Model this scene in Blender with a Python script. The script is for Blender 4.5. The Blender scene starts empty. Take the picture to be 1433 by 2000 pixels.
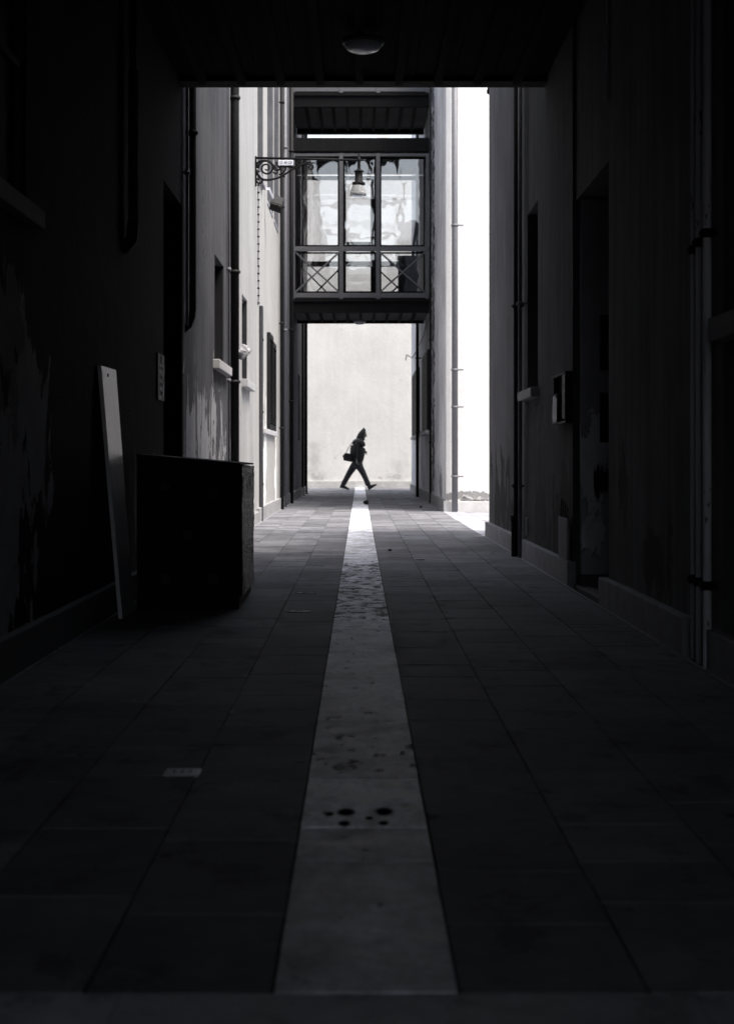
import bpy, bmesh, math, random
from mathutils import Vector, Matrix
R = math.radians
random.seed(7)
S = bpy.context.scene
COL = S.collection

# ------------------------------------------------------------------ camera
EYE = 0.845
cam = bpy.data.objects.new('camera', bpy.data.cameras.new('camera'))
COL.objects.link(cam); S.camera = cam
cam.location = (0, 0, EYE); cam.rotation_euler = (R(90), 0, 0)
cd = cam.data
cd.sensor_fit = 'HORIZONTAL'; cd.sensor_width = 24; cd.lens = 50
cd.shift_x = 0.0101; cd.shift_y = -0.0705
cd.clip_start = 0.05; cd.clip_end = 3000
cd.dof.use_dof = True; cd.dof.focus_distance = 11.5; cd.dof.aperture_fstop = 4.5
# ------------------------------------------------------------------ sky
SUN_DIR = Vector((-.34, .27, -.90)).normalized()          # way the light travels
W = bpy.data.worlds.new('World'); S.world = W; W.use_nodes = True
wn = W.node_tree; bg = wn.nodes['Background']
sky = wn.nodes.new('ShaderNodeTexSky'); sky.sky_type = 'NISHITA'; sky.sun_disc = False
sky.sun_elevation = math.asin(-SUN_DIR.z)
sky.sun_rotation = math.atan2(-SUN_DIR.x, -SUN_DIR.y)
sky.dust_density = 4.0
hs = wn.nodes.new('ShaderNodeHueSaturation'); hs.inputs['Saturation'].default_value = 0.5
wn.links.new(sky.outputs[0], hs.inputs['Color']); wn.links.new(hs.outputs[0], bg.inputs[0])
bg.inputs[1].default_value = 0.15
sl = bpy.data.lights.new('sun', 'SUN'); sl.energy = 1.8; sl.angle = R(22); sl.color = (1, .915, .82)
sun = bpy.data.objects.new('sun', sl); COL.objects.link(sun)
sun.rotation_euler = SUN_DIR.to_track_quat('-Z', 'Y').to_euler()
vs = S.view_settings
vs.view_transform = 'Standard'; vs.look = 'None'; vs.gamma = 1; vs.use_curve_mapping = False
vs.exposure = 1.47
S.render.engine = 'CYCLES'
S.cycles.max_bounces = 10; S.cycles.diffuse_bounces = 8
S.cycles.sample_clamp_indirect = 6

# ------------------------------------------------------------------ helpers
def wl(o):
    v = Vector((0, 0, 0))
    while o is not None:
        v += Vector(o.location); o = o.parent
    return v
def tag(o, label=None, cat=None, group=None, kind=None):
    if label: o['label'] = label
    if cat: o['category'] = cat
    if group: o['group'] = group
    if kind: o['kind'] = kind
    return o
def thing(name, label, cat, loc, group=None):
    o = bpy.data.objects.new(name, None); COL.objects.link(o); o.location = loc
    o.empty_display_size = .2
    return tag(o, label, cat, group)
class MB:
    def __init__(s): s.v = []; s.f = []; s.sm = []; s.tone = []
    def add(s, vs, fs, smooth=False):
        n = len(s.v); s.v += [tuple(v) for v in vs]
        for f in fs: s.f.append(tuple(n + i for i in f)); s.sm.append(smooth)
        return s
    def box(s, x0, x1, y0, y1, z0, z1):
        return s.add([(x0,y0,z0),(x1,y0,z0),(x1,y1,z0),(x0,y1,z0),(x0,y0,z1),(x1,y0,z1),(x1,y1,z1),(x0,y1,z1)],
                     [(0,3,2,1),(4,5,6,7),(0,1,5,4),(1,2,6,5),(2,3,7,6),(3,0,4,7)])
    def bar(s, a, b, w, h, up=(0,0,1)):
        a = Vector(a); b = Vector(b); d = (b - a).normalized(); up = Vector(up)
        sd = d.cross(up).normalized(); u = sd.cross(d).normalized()
        vs = []
        for p in (a, b):
            for i, j in ((-1,-1),(1,-1),(1,1),(-1,1)): vs.append(p + sd*w/2*i + u*h/2*j)
        return s.add(vs, [(0,1,2,3),(7,6,5,4),(0,4,5,1),(1,5,6,2),(2,6,7,3),(3,7,4,0)])
    def tube(s, pts, r, n=10, caps=True):
        pts = [Vector(p) for p in pts]; k = len(pts)
        rs = r if isinstance(r, (list, tuple)) else [r]*k
        vs = []; prev = None
        for i, p in enumerate(pts):
            t = (pts[min(i+1, k-1)] - pts[max(i-1, 0)]).normalized()
            if prev is None:
                ref = Vector((0,1,0)) if abs(t.y) < .9 else Vector((1,0,0))
                u = t.cross(ref).normalized()
            else:
                u = (prev - t*prev.dot(t)).normalized()
            prev = u; w = t.cross(u)
            for j in range(n):
                a = 2*math.pi*j/n; vs.append(p + (u*math.cos(a) + w*math.sin(a))*rs[i])
        fs = []
        for i in range(k-1):
            for j in range(n):
                fs.append((i*n+j, i*n+(j+1)%n, (i+1)*n+(j+1)%n, (i+1)*n+j))
        s.add(vs, fs, True)
        if caps:
            b = len(s.v) - k*n
            s.f.append(tuple(b+j for j in reversed(range(n)))); s.sm.append(False)
            s.f.append(tuple(b+(k-1)*n+j for j in range(n))); s.sm.append(False)
        return s
    def lathe(s, c, prof, n=28):
        vs = []
        for r, z in prof:
            for j in range(n):
                a = 2*math.pi*j/n; vs.append((c[0]+r*math.cos(a), c[1]+r*math.sin(a), c[2]+z))
        fs = []
        for i in range(len(prof)-1):
            for j in range(n):
                fs.append((i*n+j, i*n+(j+1)%n, (i+1)*n+(j+1)%n, (i+1)*n+j))
        return s.add(vs, fs, True)
    def build(s, name, mat, parent=None, bevel=0, seg=2):
        off = wl(parent) if parent is not None else Vector((0,0,0))
        m = bpy.data.meshes.new(name)
        m.from_pydata([tuple(Vector(v) - off) for v in s.v], [], s.f)
        m.polygons.foreach_set('use_smooth', s.sm)
        if s.tone:
            at = m.attributes.new('tone', 'FLOAT', 'FACE'); at.data.foreach_set('value', s.tone)
        m.materials.append(mat); m.update()
        bm = bmesh.new(); bm.from_mesh(m); bmesh.ops.recalc_face_normals(bm, faces=bm.faces); bm.to_mesh(m); bm.free()
        o = bpy.data.objects.new(name, m); COL.objects.link(o)
        if parent is not None: o.parent = parent
        if bevel:
            b = o.modifiers.new('bevel', 'BEVEL'); b.width = bevel; b.segments = seg; b.limit_method = 'ANGLE'; b.angle_limit = R(40)
        return o
def copy_tree(o, parent=None):
    c = o.copy(); COL.objects.link(c); c.parent = parent
    for ch in list(o.children): copy_tree(ch, c)
    return c

# ------------------------------------------------------------------ materials
class NT:
    def __init__(s, name):
        s.m = bpy.data.materials.new(name); s.m.use_nodes = True
        s.t = s.m.node_tree; s.b = s.t.nodes['Principled BSDF']; s.l = s.t.links
        s.geo = s.t.nodes.new('ShaderNodeNewGeometry')
        s.sep = s.t.nodes.new('ShaderNodeSeparateXYZ'); s.l.new(s.geo.outputs['Position'], s.sep.inputs[0])
    def put(s, sock, v):
        if isinstance(v, (int, float)): sock.default_value = v
        elif isinstance(v, (tuple, list)): sock.default_value = (*v, 1) if len(v) == 3 and sock.type == 'RGBA' else v
        else: s.l.new(v, sock)
    def math(s, op, a, b=0, clamp=False):
        n = s.t.nodes.new('ShaderNodeMath'); n.operation = op; n.use_clamp = clamp
        s.put(n.inputs[0], a); s.put(n.inputs[1], b); return n.outputs[0]
    def pos(s, scale=(1,1,1), off=(0,0,0)):
        n = s.t.nodes.new('ShaderNodeMapping'); s.l.new(s.geo.outputs['Position'], n.inputs[0])
        n.inputs['Scale'].default_value = scale; n.inputs['Location'].default_value = off; return n.outputs[0]
    def noise(s, scale, detail=6, rough=.6, stretch=(1,1,1), off=(0,0,0), dist=0):
        n = s.t.nodes.new('ShaderNodeTexNoise'); s.l.new(s.pos(stretch, off), n.inputs['Vector'])
        n.inputs['Scale'].default_value = scale; n.inputs['Detail'].default_value = detail
        n.inputs['Roughness'].default_value = rough; n.inputs['Distortion'].default_value = dist
        return n.outputs[0]
    def map(s, v, a, b, c=0, d=1):
        n = s.t.nodes.new('ShaderNodeMapRange'); s.put(n.inputs[0], v)
        for i, x in enumerate((a, b, c, d)): n.inputs[i+1].default_value = x
        return n.outputs[0]
    def mix(s, f, a, b):
        n = s.t.nodes.new('ShaderNodeMix'); n.data_type = 'RGBA'
        s.put(n.inputs[0], f); s.put(n.inputs[6], a); s.put(n.inputs[7], b); return n.outputs[2]
    def mul(s, col, f):
        n = s.t.nodes.new('ShaderNodeMix'); n.data_type = 'RGBA'; n.blend_type = 'MULTIPLY'; n.inputs[0].default_value = 1
        s.put(n.inputs[6], col)
        c = s.t.nodes.new('ShaderNodeCombineColor')
        for i in range(3): s.put(c.inputs[i], f)
        s.l.new(c.outputs[0], n.inputs[7]); return n.outputs[2]
    def bump(s, h, dist, strength=1):
        n = s.t.nodes.new('ShaderNodeBump'); n.inputs['Strength'].default_value = strength
        n.inputs['Distance'].default_value = dist; s.put(n.inputs['Height'], h)
        s.l.new(n.outputs[0], s.b.inputs['Normal'])
    def attr(s, name):
        n = s.t.nodes.new('ShaderNodeAttribute'); n.attribute_name = name; return n.outputs['Fac']
    def set(s, **k):
        for a, v in k.items(): s.put(s.b.inputs[a.replace('_', ' ')], v)
        return s.m
def g(v, t=0.0): return (v*(1-.035*t), v*(1-.02*t), v*(1+.085*t))

def blob(n, axis, a, ra, z, rz):
    u = n.math('DIVIDE', n.math('SUBTRACT', n.sep.outputs[axis], a), ra)
    w = n.math('DIVIDE', n.math('SUBTRACT', n.sep.outputs[2], z), rz)
    return n.math('SUBTRACT', 1, n.math('SQRT', n.math('ADD', n.math('MULTIPLY', u, u), n.math('MULTIPLY', w, w))))
def plaster(name, base, axis=1, peels=(), stains=(), streak=.35, mottle=.25, rough=.9, seed=0.0, tint=1, cracks=True, spec=.15):
    """painted render: blotches, rain streaks, hairline cracks; peels = flaked spots of another coat; stains = damp."""
    n = NT(name); o = (seed*3.7, seed*1.3, seed)
    big = n.noise(.9, 5, .6, off=o)
    stk = n.noise(1.0, 6, .65, stretch=(7, 7, .55), off=o)
    fine = n.noise(22, 8, .7, off=o)
    col = n.mul(g(base, tint), n.map(big, .3, .7, 1-mottle, 1+mottle))
    col = n.mul(col, n.map(stk, .3, .72, 1+streak*.6, 1-streak))
    col = n.mul(col, n.map(fine, .2, .8, .9, 1.1))
    h = n.math('ADD', n.math('MULTIPLY', fine, .35), n.math('MULTIPLY', n.noise(3.5, 5, .6, off=o), 1.6))
    for (a, ra, z, rz, c, amt) in stains:
        m = n.math('ADD', blob(n, axis, a, ra, z, rz), n.map(n.noise(2.5, 8, .7, off=o), .25, .75, -.8, .8))
        col = n.mix(n.map(m, .0, .9, 0, amt), col, g(c, tint))
    if peels:
        edge = n.noise(3.0, 9, .68, stretch=(1, 1, .45), off=o, dist=.6)
        for (a, ra, z, rz, c, thr) in peels:
            m = n.math('ADD', blob(n, axis, a, ra, z, rz), n.map(edge, .25, .75, -1.0, 1.0))
            k = n.map(m, thr, thr+.035)
            pc = n.mul(g(c, tint*.6), n.map(n.noise(5, 8, .7, off=(4, 2, seed)), .3, .7, .8, 1.15))
            rim = n.math('SUBTRACT', n.map(m, thr-.05, thr), n.map(m, thr+.01, thr+.06))
            col = n.mix(k, col, pc)
            col = n.mix(n.math('MULTIPLY', rim, .45), col, g(base*.25, tint))
            h = n.math('SUBTRACT', h, n.math('MULTIPLY', k, 2.2))
    if cracks:
        vo = n.t.nodes.new('ShaderNodeTexVoronoi'); vo.feature = 'DISTANCE_TO_EDGE'; vo.inputs['Scale'].default_value = .55
        mp = n.t.nodes.new('ShaderNodeVectorMath'); mp.operation = 'ADD'
        n.l.new(n.pos((1, 1, .6), o), mp.inputs[0])
        nz = n.t.nodes.new('ShaderNodeTexNoise'); nz.inputs['Scale'].default_value = 3; nz.inputs['Detail'].default_value = 6
        n.l.new(n.geo.outputs['Position'], nz.inputs['Vector']); n.l.new(nz.outputs[1], mp.inputs[1]); n.l.new(mp.outputs[0], vo.inputs['Vector'])
        cr = n.math('MULTIPLY', n.map(vo.outputs['Distance'], .0, .006, 1, 0), n.map(n.noise(.8, 2, .5, off=(9, 1, seed)), .5, .6))
        col = n.mix(n.math('MULTIPLY', cr, .35), col, g(base*.4))
        h = n.math('SUBTRACT', h, cr)
    n.bump(h, .006, .8)
    return n.set(Base_Color=col, Roughness=rough, Specular_IOR_Level=spec)
def simple(name, v, rough=.6, metal=0, var=.2, scale=14, bump=.0006, tint=1, spec=.4, stretch=(1,1,1)):
    n = NT(name); f = n.noise(scale, 6, .65, stretch=stretch)
    col = n.mul(g(v, tint), n.map(f, .25, .75, 1-var, 1+var))
    n.bump(f, bump, .8)
    return n.set(Base_Color=col, Roughness=n.map(f, .2, .8, max(rough-.1, .02), min(rough+.12, 1)), Metallic=metal, Specular_IOR_Level=spec)
def stone(name, v, pits=False, rough=.55, spec=.5, var=.3, joint_dirt=True):
    n = NT(name); tone = n.attr('tone')
    a = n.noise(1.7, 7, .65); b = n.noise(9, 8, .72); c = n.noise(60, 4, .6)
    col = n.mul(g(v, 1), n.map(tone, 0, 1, 1-var*.95, 1+var*.95))
    col = n.mul(col, n.map(a, .3, .7, 1-var, 1+var))
    col = n.mul(col, n.map(b, .3, .7, .68, 1.25))
    spots = n.map(n.noise(6.5, 3, .5, stretch=(1, .8, 1), off=(3, 3, 0)), .69, .72)      # chewing gum and oil spots
    col = n.mix(n.math('MULTIPLY', spots, .4 if pits else .75), col, g(v*.22, 1))
    scr = n.map(n.noise(1, 6, .7, stretch=(5, 3.4, 1), off=(1, 5, 0)), .55, .62); col = n.mix(n.math('MULTIPLY', scr, .45), col, g(v*.35, 1))
    h = n.math('ADD', n.math('MULTIPLY', b, .6), n.math('MULTIPLY', c, .25))
    if pits:
        y = n.sep.outputs[1]; x = n.sep.outputs[0]
        pn = n.noise(1, 4, .6, stretch=(13, 7.5, 1), dist=.4)
        zone = n.math('MULTIPLY', n.map(y, 7.7, 8.3), n.map(y, 12.4, 12.9, 1, 0))
        zone = n.math('MAXIMUM', zone, n.math('MULTIPLY', n.math('MULTIPLY', n.map(y, 3.85, 4.0), n.map(y, 5.05, 5.2, 1, 0)), .5))
        k = n.map(n.math('ADD', pn, n.math('MULTIPLY', n.math('SUBTRACT', zone, 1), .135)), .525, .585)
        col = n.mix(k, col, g(v*.11, 1)); h = n.math('SUBTRACT', h, n.math('MULTIPLY', k, 5))
        vein = n.noise(2.2, 8, .75, stretch=(2.6, 1.8, 1), off=(7, 0, 0))
        col = n.mul(col, n.map(vein, .34, .66, .45, 1.4))
        cr = n.noise(14, 8, .8, stretch=(1, .7, 1), off=(2, 9, 0)); col = n.mul(col, n.map(cr, .35, .65, .7, 1.2))
        hole = 0.0
        for cx, cy, rr in ((-.033, 3.66, .018), (.059, 3.665, .018), (-.072, 3.64, .010), (-.036, 3.545, .012), (.022, 3.60, .008), (.056, 3.55, .010)):
            dx = n.math('SUBTRACT', x, cx); dy = n.math('MULTIPLY', n.math('SUBTRACT', y, cy), .46)
            d = n.math('ADD', n.math('SQRT', n.math('ADD', n.math('MULTIPLY', dx, dx), n.math('MULTIPLY', dy, dy))), n.map(b, .3, .7, -.002, .002))
            q = n.map(d, rr*.9, rr*1.25, 1, 0)
            hole = n.math('MAXIMUM', hole, q); col = n.mix(q, col, g(.006)); h = n.math('SUBTRACT', h, n.math('MULTIPLY', q, 2))
    n.bump(h, .006, 1)
    dull = n.math('MAXIMUM', n.math('MULTIPLY', spots, .35 if pits else .8), n.math('MULTIPLY', scr, .6))
    if pits: dull = n.math('MAXIMUM', dull, n.math('MAXIMUM', n.math('MULTIPLY', k, .85), hole))
    return n.set(Base_Color=col, Roughness=n.map(b, .25, .75, rough-.1, rough+.18), Specular_IOR_Level=n.math('MULTIPLY', n.math('SUBTRACT', 1, dull), spec))
def wood(name, v, axis=2, rough=.6, var=.35, tint=1, spec=.1):
    st = [30, 30, 30]; st[axis] = 1.2
    n = NT(name); f = n.noise(1, 8, .7, stretch=st); k = n.noise(4, 6, .7)
    col = n.mul(n.mul(g(v, tint), n.map(f, .25, .75, 1-var, 1+var)), n.map(k, .3, .7, .8, 1.15))
    n.bump(f, .0015, .8)
    return n.set(Base_Color=col, Roughness=rough, Specular_IOR_Level=spec)
def chipped(name, v, chip, rough=.5, thr=.62):
    n = NT(name); f = n.noise(9, 7, .7, stretch=(1, 1, .3)); k = n.map(f, thr, thr+.015)
    col = n.mix(k, n.mul(g(v, 1), n.map(n.noise(2, 5, .6), .3, .7, .85, 1.1)), g(chip))
    n.bump(n.math('SUBTRACT', 1, k), .001)
    return n.set(Base_Color=col, Roughness=rough)
def glass(name, refl=.135, tint=.95):
    n = NT(name); t = n.t; t.nodes.remove(n.b)
    tr = t.nodes.new('ShaderNodeBsdfTransparent'); tr.inputs[0].default_value = (tint, tint, tint, 1)
    gl = t.nodes.new('ShaderNodeBsdfGlossy'); gl.inputs['Roughness'].default_value = .015
    nz = t.nodes.new('ShaderNodeTexNoise'); nz.inputs['Scale'].default_value = 1.6; nz.inputs['Detail'].default_value = 2
    t.links.new(n.geo.outputs['Position'], nz.inputs['Vector'])
    bu = t.nodes.new('ShaderNodeBump'); bu.inputs['Distance'].default_value = .0035; t.links.new(nz.outputs[0], bu.inputs['Height'])
    t.links.new(bu.outputs[0], gl.inputs['Normal'])
    mx = t.nodes.new('ShaderNodeMixShader'); mx.inputs[0].default_value = refl
    t.links.new(tr.outputs[0], mx.inputs[1]); t.links.new(gl.outputs[0], mx.inputs[2])
    t.links.new(mx.outputs[0], t.nodes['Material Output'].inputs[0]); return n.m

M = {}
M['black_metal'] = simple('black_metal', .013, .6, 0, .3, spec=.2)
M['iron'] = simple('iron', .008, .6, 0, .3, spec=.1)
M['dark_pipe'] = simple('dark_pipe', .012, .6, 0, .5, 30, spec=.2)
M['grey_pipe'] = simple('grey_pipe', .16, .5, 0, .25, 30)
M['pale_pipe'] = chipped('pale_pipe', .75, .02, .45)
M['pale_conduit'] = simple('pale_conduit', .5, .5, 0, .1)
M['void'] = simple('void', .004, .9, 0, .2, spec=.08)
M['dark_glass'] = simple('dark_glass', .01, .12, 0, .1, 3, .0003, spec=.5)
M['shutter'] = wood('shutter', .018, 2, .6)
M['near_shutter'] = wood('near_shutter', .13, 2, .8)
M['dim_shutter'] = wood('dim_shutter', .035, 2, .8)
M['jamb_shade_grey'] = wood('jamb_shade_grey', .13, 2, .8)  # grey of the panels that darken the upper window jambs
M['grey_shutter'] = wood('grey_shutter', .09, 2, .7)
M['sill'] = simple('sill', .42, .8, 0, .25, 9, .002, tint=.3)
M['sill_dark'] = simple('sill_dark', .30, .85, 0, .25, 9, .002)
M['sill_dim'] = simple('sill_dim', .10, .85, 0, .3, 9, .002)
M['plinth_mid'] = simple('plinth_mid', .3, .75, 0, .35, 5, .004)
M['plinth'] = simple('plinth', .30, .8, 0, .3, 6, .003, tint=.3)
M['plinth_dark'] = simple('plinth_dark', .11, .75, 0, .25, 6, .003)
M['frame_grey'] = simple('frame_grey', .1, .55, 0, .35, 26, .001)
M['steel_dark'] = simple('steel_dark', .006, .8, 0, .5, 10, .0015, stretch=(6, 6, 1), spec=.12)
M['board_dark'] = wood('board_dark', .15, 1, .8, .3)
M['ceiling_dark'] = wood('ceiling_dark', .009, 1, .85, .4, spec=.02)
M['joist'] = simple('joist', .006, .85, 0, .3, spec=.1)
M['glass'] = glass('glass')
M['white_paint'] = simple('white_paint', .7, .5, 0, .08)
M['dim_letters'] = simple('dim_letters', .3, .6)
M['letters'] = simple('letters', .02, .5)

# ------------------------------------------------------------------ ground
def slab(mb, x0, x1, y0, y1, z=0.0, gap=.0055, jit=.0009, rnd=random):
    g0 = gap*rnd.uniform(.5, 1.3); c = .0012
    gy = gap*rnd.uniform(.6, 2.4); x0 += g0*.36; x1 -= g0*.36; y0 += gy*.5; y1 -= gy*.5
    zz = [z + rnd.uniform(-jit, jit) for _ in range(4)]
    P = [(x0, y0), (x1, y0), (x1, y1), (x0, y1)]; Q = [(x0+c, y0+c), (x1-c, y0+c), (x1-c, y1-c), (x0+c, y1-c)]
    vs = [(*Q[i], zz[i]) for i in range(4)] + [(*P[i], zz[i]-c) for i in range(4)] + [(*P[i], z-.03) for i in range(4)]
    fs = [(0,1,2,3)] + [(i, i+4, (i+1)%4+4, (i+1)%4) for i in range(4)] + [(i+4, i+8, (i+1)%4+8, (i+1)%4+4) for i in range(4)]
    mb.add(vs, fs); t = rnd.random(); mb.tone += [t]*9
def column(mb, x0, x1, y0, y1, lo, hi, cuts=None, **k):
    y = y0
    while y < y1 - .01:
        e = min(y + random.uniform(lo, hi), y1)
        if y1 - e < lo*.5: e = y1
        slab(mb, x0, x1, y, e, **k); y = e
mb = MB(); mb.add([(-900,-900,-.045),(900,-900,-.045),(900,900,-.045),(-900,900,-.045)], [(0,1,2,3)])
tag(mb.build('ground', simple('earth', .01, .95, 0, .3, 3, .004)), kind='structure')
bed = MB().add([(-1.34,-4,-.0045),(1.38,-4,-.0045),(1.38,39.6,-.0045),(-1.34,39.6,-.0045)], [(0,1,2,3)])
tag(bed.build('joint_mortar', simple('joint_mortar', .012, .95, 0, .3, 9, .001, spec=.05)), kind='structure')
pv = MB()
for xs in ([-1.33, -1.036, -.736, -.436, -.138], [.158, .46, .76, 1.06, 1.372]):
    for a, b in zip(xs, xs[1:]):
        column(pv, a, b, 2.42, 39.6, .27, .68)
        column(pv, a, b, -7, 1.9, .5, .8)
for i in range(14):                                    # the crossing lane
    y = 39.6 + i*.573
    for sx, ex in ((-14, -.138), (.158, 14)):
        x = sx
        while x < ex - .01:
            e = min(x + random.uniform(.5, .9), ex)
            slab(pv, x, e, y, y+.573); x = e
tag(pv.build('pavement', stone('trachyte', .168, rough=.72, spec=.18)), kind='structure')
st = MB()
for a, b in zip([2.42,3.22,3.51,4.06,4.94,6.69,7.62,8.43,10.4,12.6,14.2,17.8,20.8,23.4,26,28.9,31.7,34.8,37.9,41,44.2],
                [3.22,3.51,4.06,4.94,6.69,7.62,8.43,10.4,12.6,14.2,17.8,20.8,23.4,26,28.9,31.7,34.8,37.9,41,44.2,47.6]):
    slab(st, -.138, .158, a, b, z=.001, gap=.006)
for a, b in ((-4, -2.5), (-2.5, -.9), (-.9, .6), (.6, 1.9)): slab(st, -.138, .158, a, b, z=.001, gap=.004)
tag(st.build('pale_stone_path', stone('istrian_stone', .74, pits=True, rough=.55, spec=.4, var=.36)), kind='structure')
cb = MB()
for a, b in zip([-1.33,-.378,.53], [-.378,.53,1.372]): slab(cb, a, b, 1.9, 2.42, gap=.0025)
tag(cb.build('pale_stone_threshold', stone('pale_threshold', .36, rough=.6)), kind='structure')
co = MB()
for i in range(13):
    y = 17.05; xx = 1.72 + i*.6
    column(co, xx, xx+.6, y, 25.2, .55, .95)
tag(co.build('court_paving', stone('court_stone', .30, rough=.7)), kind='structure')
cs = MB(); column(cs, 1.372, 1.72, 17.05, 25.2, .9, 1.4)
tag(cs.build('court_kerb_stone', stone('kerb_stone', .45, rough=.6)), kind='structure')
mg = MB(); mg.box(-1.352, -1.331, -7, 12.1, -.03, .004); mg.box(-1.352, -1.331, 12.1, 39.5, -.03, .003)
mg.box(1.373, 1.394, -7, 17.0, -.03, .004); mg.box(1.373, 1.394, 25.3, 42, -.03, .004)
tag(mg.build('wall_foot_strip', simple('mortar', .26, .9, 0, .4, 8, .003)), kind='structure')

# ------------------------------------------------------------------ walls of the houses
def wall(mb, axis, face, d, a0, a1, z1, holes=(), thick=5.0, depth=.22, ends=True):
    """axis 0: plane x=face spanning y a0..a1; axis 1: plane y=face spanning x a0..a1. d = +1/-1 way into the mass."""
    def P(a, z, k):
        f = face + d*k
        return (f, a, z) if axis == 0 else (a, f, z)
    As = sorted({a0, a1, *[h[0] for h in holes], *[h[1] for h in holes]})
    Zs = sorted({-.04, z1, *[h[2] for h in holes if h[2] > -.04], *[h[3] for h in holes]})
    for i in range(len(As)-1):
        for j in range(len(Zs)-1):
            ca = (As[i]+As[i+1])/2; cz = (Zs[j]+Zs[j+1])/2
            if any(h[0] < ca < h[1] and h[2] < cz < h[3] for h in holes): continue
            mb.add([P(As[i],Zs[j],0), P(As[i+1],Zs[j],0), P(As[i+1],Zs[j+1],0), P(As[i],Zs[j+1],0)], [(0,1,2,3)])
    for h in holes:
        b0, b1, c0, c1 = h[:4]; dp = h[4] if len(h) > 4 else depth
        vs = [P(b0,c0,0),P(b1,c0,0),P(b1,c1,0),P(b0,c1,0),P(b0,c0,dp),P(b1,c0,dp),P(b1,c1,dp),P(b0,c1,dp)]
        mb.add(vs, [(0,1,5,4),(1,2,6,5),(2,3,7,6),(3,0,4,7),(4,5,6,7)])
    vs = [P(a0,-.04,0),P(a1,-.04,0),P(a1,z1,0),P(a0,z1,0),P(a0,-.04,thick),P(a1,-.04,thick),P(a1,z1,thick),P(a0,z1,thick)]
    mb.add(vs, [(1,2,6,5),(2,3,7,6),(3,0,4,7),(4,5,6,7)])
def xpane(name, face, d, h, k, mat, parent, bars=0, frame=None):
    """pane k metres inside an opening in an x-plane wall, with its frame"""
    b0, b1, c0, c1 = h[:4]; f = face + d*k
    o = MB().box(min(f, f+d*.02), max(f, f+d*.02), b0+.04, b1-.04, c0+.04, c1-.04).build(name, mat, parent)
    fm = MB(); f0, f1 = sorted((f - d*.03, f + d*.018))
    fm.box(f0, f1, b0+.001, b0+.045, c0+.001, c1-.001); fm.box(f0, f1, b1-.045, b1-.001, c0+.001, c1-.001)
    fm.box(f0, f1, b0+.045, b1-.045, c0+.001, c0+.045); fm.box(f0, f1, b0+.045, b1-.045, c1-.045, c1-.001)
    if bars:
        m = (b0+b1)/2; fm.box(f0, f1, m-.03, m+.03, c0+.045, c1-.045)
        fm.box(f0+.004, f1-.004, b0+.045, m-.03, (c0+c1)/2-.015, (c0+c1)/2+.015)
        fm.box(f0+.004, f1-.004, m+.03, b1-.045, (c0+c1)/2-.015, (c0+c1)/2+.015)
    fm.build('frame', frame or M['shutter'], o)
    return o
def xsill(face, d, y0, y1, z, mat, parent, proud=.06, h=.07):
    f0, f1 = sorted((face + d*.1, face - d*proud))
    return MB().box(f0, f1, y0, y1, z-h, z+.004).build('sill', mat, parent, .006)
def xplinth(face, d, spans, h, mat, parent, proud=.045):
    for (y0, y1) in spans:
        f0, f1 = sorted((face + d*.02, face - d*proud)); m = MB(); y = y0
        while y < y1 - .01:                           # separate stones with fine joints
            e = min(y + random.uniform(1.1, 1.9), y1)
            if y1 - e < .5: e = y1
            m.box(f0, f1, y+.0015, e-.0015, -.035, h + random.uniform(-.003, .003)); y = e
        m.build('plinth', mat, parent, .006)

LX = -1.385; RX = 1.44
def Xq(x, Z=47.8): return (x-702)*Z/2985
M['wallL1'] = plaster('shade_dark_render', .007, peels=[(6.15, .8, .75, .85, .33, .3), (9.6, .5, .55, .5, .08, .6), (6.0, .3, 1.3, .5, .2, .45)], streak=.3, seed=1, spec=.03)  # base set near-black so the colour carries the deep passage shade
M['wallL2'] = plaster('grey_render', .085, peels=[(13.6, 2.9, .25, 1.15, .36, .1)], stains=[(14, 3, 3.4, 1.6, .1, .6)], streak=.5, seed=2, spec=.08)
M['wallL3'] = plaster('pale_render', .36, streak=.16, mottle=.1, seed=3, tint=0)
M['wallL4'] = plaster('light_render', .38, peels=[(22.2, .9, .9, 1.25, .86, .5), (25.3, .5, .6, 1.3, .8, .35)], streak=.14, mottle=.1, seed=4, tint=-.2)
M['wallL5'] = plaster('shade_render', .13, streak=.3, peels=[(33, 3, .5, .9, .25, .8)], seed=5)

# --- left: the dark house beside the camera
B = thing('house', 'dark plastered house front at the near left, behind the leaning pale board', 'house', (LX, 0, 0))
hw = (5.1, 6.35, 1.9, 3.05); hd = (10.8, 11.92, -.02, 2.83, .4)
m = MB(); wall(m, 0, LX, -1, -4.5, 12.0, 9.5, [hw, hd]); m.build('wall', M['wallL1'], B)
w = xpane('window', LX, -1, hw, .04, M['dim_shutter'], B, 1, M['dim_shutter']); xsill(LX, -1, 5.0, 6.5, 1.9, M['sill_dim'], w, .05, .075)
d = MB().box(LX-.39, LX-.34, 10.82, 11.9, 0, 2.8).build('door', M['shutter'], B)
MB().tube([(LX-.33, 10.95, 1.0), (LX-.28, 10.95, 1.0), (LX-.28, 11.06, 1.0)], .012, 8).build('handle', M['iron'], d)
xplinth(LX, -1, [(-4, 10.78)], .162, M['plinth_dark'], B, .04)
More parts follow.
